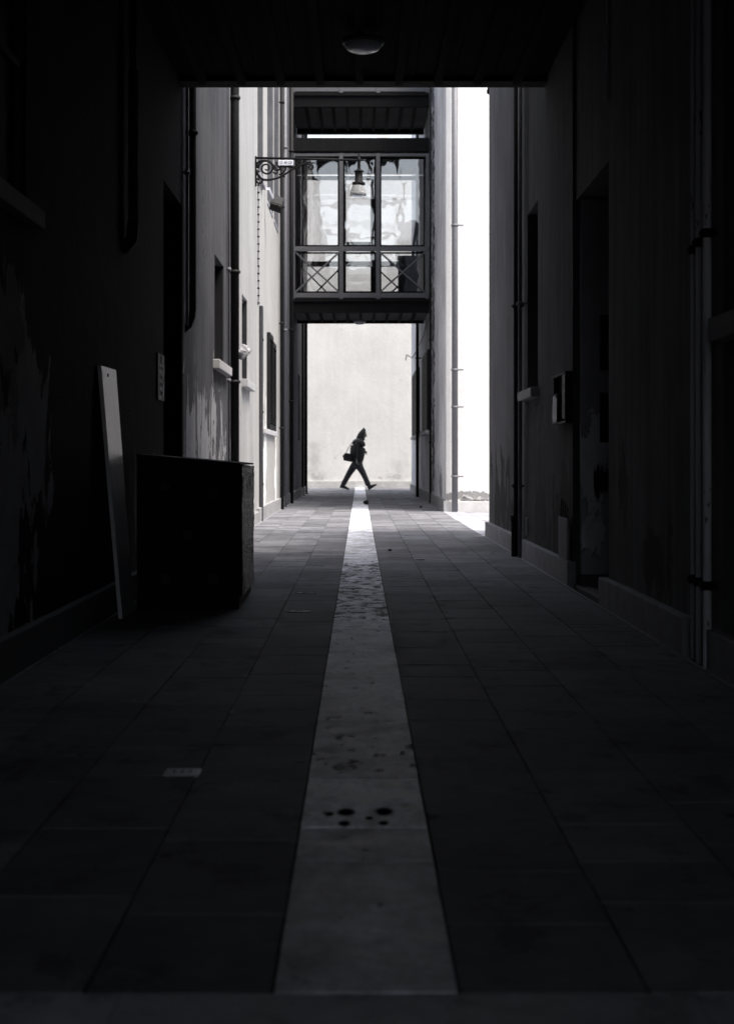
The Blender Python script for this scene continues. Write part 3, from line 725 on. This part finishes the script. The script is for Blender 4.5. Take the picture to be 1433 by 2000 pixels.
c = spline([q(122,245), q(112,200), q(150,172), q(215,170), q(262,200), q(290,260), q(330,262), q(345,240), q(322,232)]); m.tube(c, .0125, 8)
c = spline([q(262,200), q(300,240), q(318,285), q(292,300), q(276,282)]); m.tube(c, .0105, 8)
c = spline([q(312,180), q(305,205), q(330,230), q(390,228), q(430,232), q(470,236)]); m.tube(c, .012, 8)
c = spline([q(165,352), q(160,385), q(135,395), q(112,385), q(104,360), q(122,352), q(132,368)]); m.tube(c, .013, 8)
c = spline([q(100,262), q(120,285), q(128,270)]); m.tube(c, .014, 8)
c = spline([q(380,240), q(440,222), q(470,240), q(520,205), q(540,180)]); m.tube(c, .0105, 8)
c = spline([q(500,180), q(530,215), q(560,185), q(590,215), q(612,185)]); m.tube(c, .009, 8)
c = curl(648, 236, 30, 8, -math.pi/2, 1.5, 30); m.tube(c, .009, 8)
c = spline([q(600,200), q(640,205), q(672,190), q(690,200)]); m.tube(c, .009, 8)
c = spline([q(330,335), q(370,322), q(392,335)]); m.tube(c, [.012]*len(c), 8)
c = spline([q(400,232), q(395,262), q(372,290), q(330,312)]); m.tube(c, .012, 8)
m.build('scroll_bracket', M['iron'], t)
a = q(328, 168); b = q(476, 220)
pl = MB().box(a.x, b.x, LY-.028, LY-.022, b.z, a.z).build('number_plate', M['white_paint'], t, .003)
def text(s, size, loc, rot, mat, parent, name='lettering', sx=1):
    cu = bpy.data.curves.new('t', 'FONT'); cu.body = s; cu.size = size; cu.extrude = .0012; cu.align_x = 'CENTER'; cu.align_y = 'CENTER'
    ob = bpy.data.objects.new('t', cu); COL.objects.link(ob)
    me = bpy.data.meshes.new_from_object(ob.evaluated_get(bpy.context.evaluated_depsgraph_get())); bpy.data.objects.remove(ob)
    me.materials.clear(); me.materials.append(mat)
    me.transform(Matrix.Translation(Vector(loc) - wl(parent)) @ rot.to_matrix().to_4x4() @ Matrix.Diagonal((sx, 1, 1, 1)))
    me.name = name
    o = bpy.data.objects.new(name, me); COL.objects.link(o); o.parent = parent; return o
from mathutils import Euler
text('CS AE CO', .046, ((a.x+b.x)/2, LY-.030, (a.z+b.z)/2), Euler((R(90), 0, 0)), M['letters'], pl, sx=.82)
# lantern
cx = q(1130, 0).x; Z = lambda zy: q(0, zy).z; k = LY/2985/5.118
m = MB(); m.lathe((cx, LY, 0), [(0.001, Z(95)), (8*k, Z(103)), (10*k, Z(112)), (5*k, Z(122)), (9*k, Z(130)), (16*k, Z(145)), (24*k, Z(160)), (22*k, Z(178)), (12*k, Z(192)), (17*k, Z(202)), (11*k, Z(210)), (20*k, Z(222)), (12*k, Z(230)), (19*k, Z(240)), (12*k, Z(250)), (22*k, Z(258)), (34*k, Z(264)), (52*k, Z(276)), (50*k, Z(284)), (0.001, Z(284))])
m.tube([q(1130, 165), q(1180, 166)], 8*k, 10); m.lathe((q(1192,0).x, LY, Z(166)), [(.001, -12*k), (9*k, -8*k), (12*k, 0), (9*k, 8*k), (.001, 12*k)], 12)
m.build('finial_and_stem', M['iron'], t)
MB().lathe((cx-2*k, LY, 0), [(36*k, Z(284)), (38*k, Z(300)), (41*k, Z(380)), (62*k, Z(388)), (66*k, Z(400)), (64*k, Z(410)), (.001, Z(410))]).build('housing', M['iron'], t)
sh = MB().lathe((cx-8*k, LY, 0), [(50*k, Z(408)), (60*k, Z(425)), (72*k, Z(460)), (80*k, Z(495)), (85*k, Z(515)), (83*k, Z(516)), (70*k, Z(460)), (58*k, Z(425)), (48*k, Z(410))])
n = NT('opal_glass'); sh.build('glass_shade', n.set(Base_Color=(.55,.55,.55), Roughness=.2, Transmission_Weight=.7, IOR=1.15), t)
MB().lathe((cx-8*k, LY, 0), [(.001, Z(412)), (30*k, Z(413)), (32*k, Z(435)), (18*k, Z(448)), (.001, Z(452))], 16).build('bulb', simple('bulb', .7, .2, 0, .02), t)

# flood lamp on the left wall
t = thing('flood_lamp', 'dark square flood lamp tilted down on a white arm under the street lamp', 'flood lamp', (LX, 22.4, 4.2))
fz = lambda y: EYE + (899-y)*22.4/2985
fx = lambda x: (x-702)*22.4/2985
MB().bar((LX, 22.3, fz(370)), (fx(527), 22.3, fz(371)), .03, .035).bar((fx(526), 22.3, fz(369)), (fx(534), 22.35, fz(388)), .03, .03, (0,1,0)).build('arm', M['white_paint'], t)
rot = Matrix.Rotation(R(20), 3, 'Y') @ Matrix.Rotation(R(-28), 3, 'X')
def rbox(c, sx, sy, sz, name, mat, parent, bev=.006):
    m = MB(); m.box(-sx/2, sx/2, -sy/2, sy/2, -sz/2, sz/2); m.v = [tuple(rot @ Vector(v) + Vector(c)) for v in m.v]
    return m.build(name, mat, parent, bev)
c0 = Vector((fx(543), 22.4, fz(394)))
rbox(c0, .15, .11, .13, 'housing', simple('lamp_grey', .02, .6, spec=.2), t, .012)
rbox(c0 + rot @ Vector((0, -.01, -.085)), .18, .15, .03, 'rim', simple('lamp_grey2', .012, .6, spec=.2), t)
rbox(c0 + rot @ Vector((0, -.01, -.105)), .16, .13, .008, 'glass', M['dark_glass'], t, 0)
for k in range(4): rbox(c0 + rot @ Vector((-.055+k*.036, 0, .075)), .006, .10, .02, 'cooling_fin', M['black_metal'], t, 0)
rbox(c0 + rot @ Vector((0, -.01, -.135)), .17, .14, .004, 'guard', M['iron'], t, 0)
for k in (-1, 1): rbox(c0 + rot @ Vector((.083*k, -.01, -.12)), .004, .10, .04, 'guard_side', M['iron'], t, 0)

# bulb hanging at the corner of the court
t = thing('hanging_bulb', 'tiny dark bulb hanging from a wire at the top of the court corner', 'bulb', (1.44, 17.1, 5.0))
MB().tube([(1.47, 17.02, 5.08), (1.455, 17.1, 5.09), (1.45, 17.15, 5.05)], .004, 6).build('hook', M['iron'], t)
MB().lathe((1.448, 17.15, 4.985), [(.001, .065), (.012, .05), (.016, .03), (.024, .0), (.018, -.022), (.001, -.03)], 14).build('bulb', M['iron'], t)

# diagonal cable by the right of the bridge
t = tag(MB().tube([(CX-.03, 30.9, 3.75), (CX-.06, 33, 3.5), (CX-.08, 36, 3.42), (CX-.09, 39, 3.46), (CX-.13, 42, 3.75), (CX-.15, 42.3, 3.62)], .014, 8).build('hanging_cable', M['grey_pipe']), 'cable sagging along the right wall just under the glazed bridge', 'cable')

# ------------------------------------------------------------------ things against the walls
# leaning board
t = thing('leaning_board', 'long pale board leaning against the dark left wall beside the crate', 'board', (-1.27, 8.35, 0))
bd = MB(); th = .022
P0 = [(-1.262, 8.14, 0), (-1.262, 8.565, 0)]; P1 = [(LX+.022, 8.07, 1.346), (LX+.022, 8.56, 1.352)]
nrm = Vector((1, 0, .07)).normalized()*th
vs = [Vector(P0[0]), Vector(P0[1]), Vector(P1[1]), Vector(P1[0])]; vs = [v - nrm*.0 for v in vs]
bd.add([v for v in vs] + [v - nrm for v in vs], [(0,1,2,3),(7,6,5,4),(0,4,5,1),(1,5,6,2),(2,6,7,3),(3,7,4,0)])
bd.build('board', wood('pale_board', .52, 2, .34, .22, spec=.5), t, .003)
MB().tube([(LX+.046, 8.16, 1.30), (LX+.040, 8.16, 1.30)], .009, 12).build('screw', M['iron'], t)

# black crate
t = thing('crate', 'big black crate with a rough ribbed side standing by the left wall', 'crate', (-.97, 9.17, 0))
cx0, cx1, cy0, cy1 = -1.26, -.683, 8.68, 9.66
n = NT('tar_wood'); f = n.noise(1, 8, .75, stretch=(3, 5, 34)); f2 = n.noise(14, 8, .7)
n.bump(n.math('ADD', n.math('ADD', n.math('MULTIPLY', f, 1.2), f2), n.math('MULTIPLY', n.noise(70, 4, .6, stretch=(1, 1, .4)), .5)), .03, 1)
tar = n.set(Base_Color=n.mul(g(.03), n.map(f, .35, .7, .5, 1.8)), Roughness=.34, Specular_IOR_Level=.75)
blk = simple('crate_black', .008, .75, 0, .4, 6, .001, spec=.15)
def prism_y(mb, prof, y0, y1):
    n_ = len(prof); mb.add([(x, y0, z) for x, z in prof] + [(x, y1, z) for x, z in prof],
        [tuple(range(n_)), tuple(range(2*n_-1, n_-1, -1))] + [(i, (i+1)%n_, (i+1)%n_+n_, i+n_) for i in range(n_)])
m = MB(); prism_y(m, [(cx0, .012), (cx1-.004, .012), (cx1-.004, .812), (cx0, .866)], cy0+.012, cy1); m.build('body', blk, t, .006)
m = MB(); prism_y(m, [(cx0-.004, .0), (cx1-.07, .0), (cx1-.004, .815), (cx0-.004, .869)], cy0, cy0+.011); 
m = MB(); prism_y(m, [(cx0-.004, 0), (cx1, 0), (cx1, .818), (cx0-.004, .870)], cy0, cy0+.011); m.build('front_panel', blk, t, .002)
m = MB(); NY, NZ = 70, 110; rd = random.Random(5)
from mathutils import noise as mn
for i in range(NY+1):
    for j in range(NZ+1):
        y = cy0+.013+(cy1-cy0-.02)*i/NY; z = .075+.735*j/NZ
        rib = mn.noise(Vector((y*46, z*5, 1)))*.005 + mn.noise(Vector((y*30, z*60, 4)))*.0035 + mn.noise(Vector((y*9, z*13, 7)))*.002
        m.v.append((cx1+.010+rib+rd.uniform(-.0015, .0015), y, z))
for i in range(NY):
    for j in range(NZ):
        m.f.append((i*(NZ+1)+j, (i+1)*(NZ+1)+j, (i+1)*(NZ+1)+j+1, i*(NZ+1)+j+1)); m.sm.append(False)
o = m.build('rough_side', tar, t); so = o.modifiers.new('s', 'SOLIDIFY'); so.thickness = .012; so.offset = 0
m = MB(); prism_y(m, [(cx0-.008, .8705), (cx1+.012, .8185), (cx1+.012, .8285), (cx0-.008, .8805)], cy0-.006, cy1+.005); m.build('lid', blk, t, .002)
for x, z in ((-1.10, .70), (-.83, .66), (-.975, .42), (-1.10, .17), (-.83, .17)):
    m = MB(); m.tube([(x, cy0-.001, z), (x, cy0-.004, z)], .03, 20); m.build('round_cap', simple('cap', .03, .8, 0, .5, 40), t)
for x in (-1.24, -1.17): MB().lathe((x, cy0+.02, .878-.094*(x+1.26)), [(.001,-.004),(.004,-.004),(.004,.006),(.008,.008),(.008,.012),(.001,.014)], 10).build('screw', M['grey_pipe'], t)

# notice on the dark left wall
t = thing('notice_sign', 'small notice with white lettering on the dark left wall above the crate', 'sign', (LX+.01, 10.58, 1.3))
bdn = MB().box(LX+.001, LX+.012, 10.42, 10.76, 1.26, 1.58).build('panel', M['black_metal'], t, .002)
rt = Euler((R(90), 0, R(90)))
for i, (s, sz, dy) in enumerate((('VIA', .075, 0), ('INGRESSO', .042, 0), ('UFFICI', .05, 0), ('CORTE', .05, 0), ('PASSO', .05, 0))):
    text(s, sz, (LX+.0135, 10.59, 1.54-.058*i), rt, M['dim_letters'], bdn)
MB().box(LX+.0125, LX+.0135, 10.50, 10.53, 1.265, 1.50).build('stripe', M['dim_letters'], bdn)

# open meter box, right wall
t = thing('meter_box', 'battered open meter box with peeling white paint on the right wall', 'meter box', (RX, 10.7, 1.1))
m = MB(); m.box(RX-.045, RX-.001, 10.36, 11.0, 1.10, 1.115); m.box(RX-.05, RX-.001, 10.34, 11.05, 1.435, 1.45)
m.box(RX-.045, RX-.001, 10.36, 10.372, 1.116, 1.434); m.box(RX-.045, RX-.001, 10.988, 11.0, 1.116, 1.434)
m.build('casing', M['black_metal'], t, .002)
MB().box(RX-.012, RX-.002, 10.373, 10.987, 1.116, 1.434).build('back_plate', M['void'], t)
MB().box(RX-.05, RX-.046, 10.36, 10.5, 1.13, 1.43).build('cover', chipped('cover_paint', .3, .02, .6, .52), t)
m = MB(); vs = []; 
for i in range(8):
    for j in range(8):
        vs.append((RX-.05-.004*random.random(), 10.76+.24*j/7, 1.11+(.17+.03*random.random()*(i==7))*i/7))
m.add(vs, [(i*8+j, i*8+j+1, (i+1)*8+j+1, (i+1)*8+j) for i in range(7) for j in range(7)], True)
o = m.build('peeling_label', M['white_paint'], t); so = o.modifiers.new('s', 'SOLIDIFY'); so.thickness = .002
MB().lathe((RX-.03, 10.87, 1.27), [(.001, .05), (.02, .045), (.026, .02), (.026, 0), (.001, 0)], 14).build('meter', M['grey_pipe'], t)

t = thing('panel_board', 'pale board standing on the right hand plinth with wires above it', 'board', (RX-.03, 10.45, .16))
MB().box(RX-.040, RX-.022, 10.33, 10.78, .166, .45).build('board', M['sill_dark'], t, .003)
for k in range(4):
    y = 10.38 + k*.1; MB().tube([(RX-.03, y, .45), (RX-.035, y+.01, .48), (RX-.022, y+.03, .52+.02*k)], .004, 6).build('wire', M['iron'], t)
t = thing('ribbed_vent_pipe', 'short ribbed pale hose stub on the right wall above the plinth', 'pipe', (RX-.02, 12.9, .2))
pts = []; rr = []
for i in range(21): pts.append((RX-.028, 12.9, .21+i*.0075)); rr.append(.017 if i % 2 else .011)
MB().tube(pts, rr, 12).build('hose', M['pale_conduit'], t)

# ------------------------------------------------------------------ small things on the ground
t = thing('floor_plate', 'small pale metal plate set in the near left paving', 'cover plate', (-.475, 4.13, 0))
MB().box(-.526, -.43, 4.085, 4.175, -.01, .0035).build('plate', simple('plate_metal', .42, .4, .3, .2), t, .002)
for x in (-.50, -.478, -.456): MB().box(x-.002, x+.002, 4.11, 4.15, .0036, .0042).build('slot', M['iron'], t)
def drain(x, y, label):
    t = thing('drain_cover', label, 'drain cover', (x, y, 0), 'drain covers in the paving')
    m = MB(); a = .065
    m.box(x-a, x+a, y-a*1.2, y-a*1.2+.012, -.01, .003); m.box(x-a, x+a, y+a*1.2-.012, y+a*1.2, -.01, .003)
    m.box(x-a, x-a+.012, y-a*1.2+.012, y+a*1.2-.012, -.01, .003); m.box(x+a-.012, x+a, y-a*1.2+.012, y+a*1.2-.012, -.01, .003)
    m.build('frame', M['iron'], t); MB().box(x-a+.013, x+a-.013, y-a*1.2+.013, y+a*1.2-.013, -.01, .0018).build('lid', simple('lid', .06, .6), t)
    MB().box(x-.02, x+.02, y-.012, y+.012, .002, .004).build('keyhole', M['iron'], t)
drain(-.345, 9.74, 'farther of two small square drain covers left of the pale stone path')
drain(-.335, 8.55, 'nearer of two small square drain covers left of the pale stone path')
def lump(name, label, cat, x, y, r, mat, sq=.8, group=None, z=.001):
    bm = bmesh.new(); bmesh.ops.create_icosphere(bm, subdivisions=3, radius=r)
    rd = random.Random(int(x*997+y*31))
    for v in bm.verts:
        kx = 1 + .18*math.sin(v.co.x/r*3.1+rd.random()*.3) + .12*math.cos(v.co.y/r*4.3); v.co *= kx; v.co.z *= sq
    mn = min(v.co.z for v in bm.verts)
    me = bpy.data.meshes.new(name); 
    for v in bm.verts: v.co.z -= mn
    bm.to_mesh(me); bm.free(); me.materials.append(mat)
    o = bpy.data.objects.new(name, me); COL.objects.link(o); o.location = (x, y, z); return tag(o, label, cat, group)
lump('dark_litter', 'small dark lump lying on the pale stone path in front of the walking person', 'litter', .118, 29.0, .05, M['black_metal'], .75)
lump('dark_litter', 'tiny dark lump on the shaded paving at the far right, near the right wall', 'litter', 1.09, 27.2, .025, M['black_metal'], .6)
for i, (x, y, lab) in enumerate(((-.425, 5.09, 'white fleck on the left paving, between the plate and the pale path'), (.395, 7.18, 'nearer white fleck in the right paving joint'), (.41, 7.5, 'farther white fleck in the right paving joint'), (.62, 11.85, 'white fleck on the right paving, far up near the lit ground'), (.51, 12.9, 'dark scrap on the right paving far up near the lit ground'), (.28, 14.2, 'small dark scrap right of the pale path before the lit ground'))):
    o = lump('paper_scrap', lab, 'litter', x, y, .007 if i < 4 else .018, M['white_paint'] if i < 4 else M['black_metal'], .5, 'scraps on the paving')
    if i == 4: o.scale = (2.2, 1, .4)

# ------------------------------------------------------------------ the walking person
PY = 43.4
def pp(zx, zy, dy=0.0):
    x = 580 + zx/5.97; y = 800 + zy/5.97
    return Vector(((x-702)*PY/2985, PY+dy, EYE + (899-y)*PY/2985))
def skin(chains, sub=2, root=0, fat=1.0):
    """chains: list of lists of (point, radius or (rx, ry)); equal points are welded. Returns (verts, faces)."""
    vs = []; es = []; rr = []; key = {}
    for ch in chains:
        prev = None
        for p, r in ch:
            k = tuple(round(c, 4) for c in p)
            if k not in key: key[k] = len(vs); vs.append(tuple(p)); rr.append(r)
            i = key[k]
            if prev is not None and prev != i: es.append((prev, i))
            prev = i
    me = bpy.data.meshes.new('s'); me.from_pydata(vs, es, []); o = bpy.data.objects.new('s', me); COL.objects.link(o)
    o.modifiers.new('k', 'SKIN'); sk = me.skin_vertices[0].data
    for i, r in enumerate(rr): sk[i].radius = tuple(c*fat for c in (r if isinstance(r, tuple) else (r, r)))
    sk[root].use_root = True
    s = o.modifiers.new('u', 'SUBSURF'); s.levels = sub; s.render_levels = sub
    ev = o.evaluated_get(bpy.context.evaluated_depsgraph_get()); m2 = ev.to_mesh()
    V = [tuple(v.co) for v in m2.vertices]; F = [tuple(p.vertices) for p in m2.polygons]
    ev.to_mesh_clear(); bpy.data.objects.remove(o); return V, F
person = thing('person', 'person in a dark pointed hood and jacket striding to the right past the end wall', 'person', (pp(700, 0).x, PY, 0))
skinm = simple('skin', .16, .55, 0, .08, 20, .0002, tint=-1)
hip = pp(692, 600); sN, sF = -.10, .10                   # near side (towards camera) / far side
kneeR = pp(612, 735, .07); ankR = pp(530, 888, .06)
kneeF = pp(768, 735, -.07); ankF = pp(832, 895, -.08)
chest = pp(712, 430); neck = pp(742, 345); waist = pp(700, 540)
shN = pp(700, 385, -.17); shF = pp(722, 385, .17)
elN = pp(672, 490, -.23); wrN = pp(693, 590, -.22)
elF = pp(720, 480, .22); wrF = pp(765, 500, .06)
def hand(w, d, curl, up):
    """palm with four fingers and a thumb, as skin chains"""
    d = d.normalized(); s = d.cross(up).normalized(); out = []
    palm = w + d*.05; out.append([(w, .026), (palm, (.036, .018))])
    for i, L in enumerate((.072, .08, .074, .058)):
        b = w + d*.085 + s*(-.03+.02*i); k = b + (d*.6 + up*-curl).normalized()*L*.5; e = k + (d*.25 + up*-curl*1.6).normalized()*L*.5
        out.append([(palm, (.036, .018)), (b, .010), (k, .0088), (e, .0072)])
    b = w + d*.035 - s*.04; out.append([(w + d*.02 - s*.01, .02), (b, .013), (b + (d - s*.7 + up*-.3).normalized()*.035, .011), (b + (d*1.3 - s*.3 - up*.4).normalized()*.06, .009)])
    return out
B_ = MB()
V, F = skin([[(hip, (.14, .11)), (waist, (.13, .10)), (chest, (.15, .11)), (pp(730, 372), (.12, .08)), (neck, .06), (pp(757, 312), .058)],
             [(hip, (.14, .11)), (pp(680, 640, .08), .088), (kneeR, .056), (ankR, .04)],
             [(hip, (.14, .11)), (pp(710, 640, -.08), .088), (kneeF, .056), (ankF, .04)],
             [(pp(730, 372), (.12, .08)), (shN, .06), (elN, .044), (wrN, .028)],
             [(pp(730, 372), (.12, .08)), (shF, .06), (elF, .044), (wrF, .028)]], fat=.8)
B_.add(V, F, True)
for ch in (hand(wrN, Vector((.1, 0, -1)), .5, Vector((-1, 0, 0))), hand(wrF, Vector((1, -.4, .1)), .8, Vector((0, 0, 1)))):
    V, F = skin([ch[0]] + ch[1:5]); B_.add(V, F, True); V, F = skin([ch[5]]); B_.add(V, F, True)
# head with a face, looking along +x and a little down
hc = pp(768, 290); bm = bmesh.new(); bmesh.ops.create_uvsphere(bm, u_segments=32, v_segments=24, radius=1)
tilt = Matrix.Rotation(R(14), 3, 'Y')
for v in bm.verts:
    x, y, z = v.co
    sx, sy, sz = .10, .077, .118
    if z < 0: sy *= 1 + z*.28; sx *= 1 + z*.10
    px, py, pz = x*sx, y*sy, z*sz
    if x > .5: 
        px += .028*math.exp(-((z+.12)/.16)**2 - (y/.16)**2)                 # nose
        px += .010*math.exp(-((z+.52)/.10)**2 - (y/.3)**2)                  # lips
        px += .014*math.exp(-((z+.82)/.16)**2 - (y/.35)**2)                 # chin
        px -= .012*math.exp(-((z-.12)/.13)**2 - ((abs(y)-.38)/.16)**2)      # eye sockets
        px += .006*math.exp(-((z-.32)/.10)**2)                              # brow
    if x < -.2: px *= 1.06
    v.co = tilt @ Vector((px, py, pz)) + hc
bmesh.ops.recalc_face_normals(bm, faces=bm.faces)
B_.add([v.co.copy() for v in bm.verts], [tuple(v.index for v in f.verts) for f in bm.faces], True); bm.free()
for s in (-1, 1):                                       # ears
    e = hc + tilt @ Vector((-.012, s*.076, -.004)); B_.tube([e+Vector((0, 0, .028)), e+Vector((-.01, s*.008, .016)), e+Vector((-.01, s*.01, 0)), e+Vector((-.002, s*.004, -.026))], [.006, .010, .009, .006], 8)
body = B_.build('body', skinm, person)
for s in (-1, 1):
    e = hc + tilt @ Vector((.078, s*.030, .014)); MB().lathe(e, [(.001, .011), (.009, .006), (.011, 0), (.009, -.006), (.001, -.011)], 10).build('eye', M['letters'], person)
cloth = simple('jacket_cloth', .012, .85, 0, .4, 30, .003); denim = simple('trouser_cloth', .028, .9, 0, .35, 40, .002)
V, F = skin([[(pp(688, 628), (.15, .125)), (pp(696, 590), (.17, .16)), (pp(700, 545), (.18, .17)), (pp(706, 480), (.195, .185)), (pp(716, 420), (.20, .19)), (pp(730, 378), (.15, .14)), (pp(748, 340), .085)],
             [(pp(730, 378), (.15, .14)), (shN, .085), (elN, .066), (pp(690, 575, -.22), .048)],
             [(pp(730, 378), (.15, .14)), (shF, .085), (elF, .064), (wrF - Vector((.03, 0, 0)), .046)]], fat=1.3)
jk = MB(); jk.add(V, F, True); jk.build('jacket', cloth, person)
V, F = skin([[(pp(690, 575), (.15, .12)), (pp(690, 610), (.15, .12))],
             [(pp(690, 610), (.15, .12)), (pp(672, 650, .08), .105), (kneeR, .078), (pp(566, 820, .06), .068), (pp(533, 882, .06), .070)],
             [(pp(690, 610), (.15, .12)), (pp(716, 650, -.08), .105), (kneeF, .078), (pp(806, 820, -.08), .068), (pp(834, 890, -.08), .070)]], fat=1.15)
tr = MB(); tr.add(V, F, True); tr.build('trousers', denim, person)
def shoe(heel, toe, name='shoe'):
    d = (toe - heel).normalized(); n_ = Vector((-d.z, 0, d.x)); n_ = n_ if n_.z > 0 else -n_; L = (toe-heel).length
    m = MB(); vs = []; N = 9; K = 14
    prof = [(.0, .07, .032), (.04, .12, .038), (.2, .145, .042), (.36, .13, .042), (.5, .09, .045), (.68, .072, .050), (.84, .06, .047), (.95, .045, .036), (1, .02, .016)]
    for u, hgt, wd in prof:
        for j in range(K):
            a = 2*math.pi*j/K; c, s_ = math.cos(a), math.sin(a)
            z_ = hgt*(.5+.5*s_) if s_ > 0 else hgt*.5*(1+max(s_*2.2, -1))
            vs.append(heel + d*L*u + n_*z_ + Vector((0, c*wd, 0)))
    fs = [(i*K+j, i*K+(j+1)%K, (i+1)*K+(j+1)%K, (i+1)*K+j) for i in range(N-1) for j in range(K)] + [tuple(range(K)), tuple(range((N-1)*K, N*K))]
    m.add(vs, fs, True); return m.build(name, simple('shoe_leather', .015, .5), person)
shoe(pp(497, 908, .06), pp(608, 938, .06)); shoe(pp(838, 938, -.08), pp(934, 876, -.08))
# pointed hood (open at the face) and scarf
m = MB(); K = 24; ring = []
for u, (zx, zy, rx, ry) in enumerate(((745, 358, .125, .13), (744, 330, .13, .125), (753, 300, .128, .11), (762, 270, .118, .10), (767, 246, .088, .075), (769, 228, .048, .04), (769, 214, .008, .008))):
    c = pp(zx, zy)
    for j in range(K):
        a = 2*math.pi*j/K; X = math.cos(a); 
        cut = 1.0 if u in (0, 5, 6) else (1 - .28*max(0, X)**4 if u in (1, 2, 3) else 1)
        m.v.append((c.x + X*rx*cut, c.y + math.sin(a)*ry, c.z + (.02*X if u > 2 else 0)))
for i in range(6):
    for j in range(K):
        if i in (1, ) and math.cos(2*math.pi*(j+.5)/K) > .72: continue
        m.f.append((i*K+j, i*K+(j+1)%K, (i+1)*K+(j+1)%K, (i+1)*K+j)); m.sm.append(True)
m.build('hood', cloth, person)
# shoulder bag
t = thing('shoulder_bag', 'black shoulder bag hanging behind the hip of the walking person', 'bag', tuple(pp(585, 612)))
m = MB(); c = [pp(545, 515), pp(572, 505), pp(640, 515), pp(640, 612), pp(540, 592)]
nb = len(c); vs = [v + Vector((0, -.20, 0)) for v in c] + [v + Vector((0, -.04, 0)) for v in c]
m.add(vs, [tuple(range(nb)), tuple(range(2*nb-1, nb-1, -1))] + [(i, (i+1)%nb, (i+1)%nb+nb, i+nb) for i in range(nb)]); m.build('pouch', cloth, t, .018, 3)
a = pp(537, 540, -.18); MB().box(a.x-.012, a.x+.03, PY-.19, PY-.06, a.z-.05, a.z+.02).build('side_pocket', cloth, t, .006)
st_ = [pp(572, 508, -.13), pp(585, 475, -.15), pp(612, 430, -.19), pp(645, 385, -.20), pp(690, 350, -.19), pp(725, 345, -.13)]
MB().tube(spline(st_), .011, 6).build('strap', M['grey_pipe'], t)
t = thing('hand_camera', 'small black camera held at the chest of the walking person', 'camera', tuple(pp(785, 495)))
a = pp(780, 495); MB().box(a.x-.035, a.x+.022, PY-.06, PY+.06, a.z-.038, a.z+.038).build('body', M['black_metal'], t, .006)
MB().tube([a+Vector((.02, 0, 0)), a+Vector((.085, 0, .002))], [.03, .026], 14).build('lens', M['black_metal'], t)
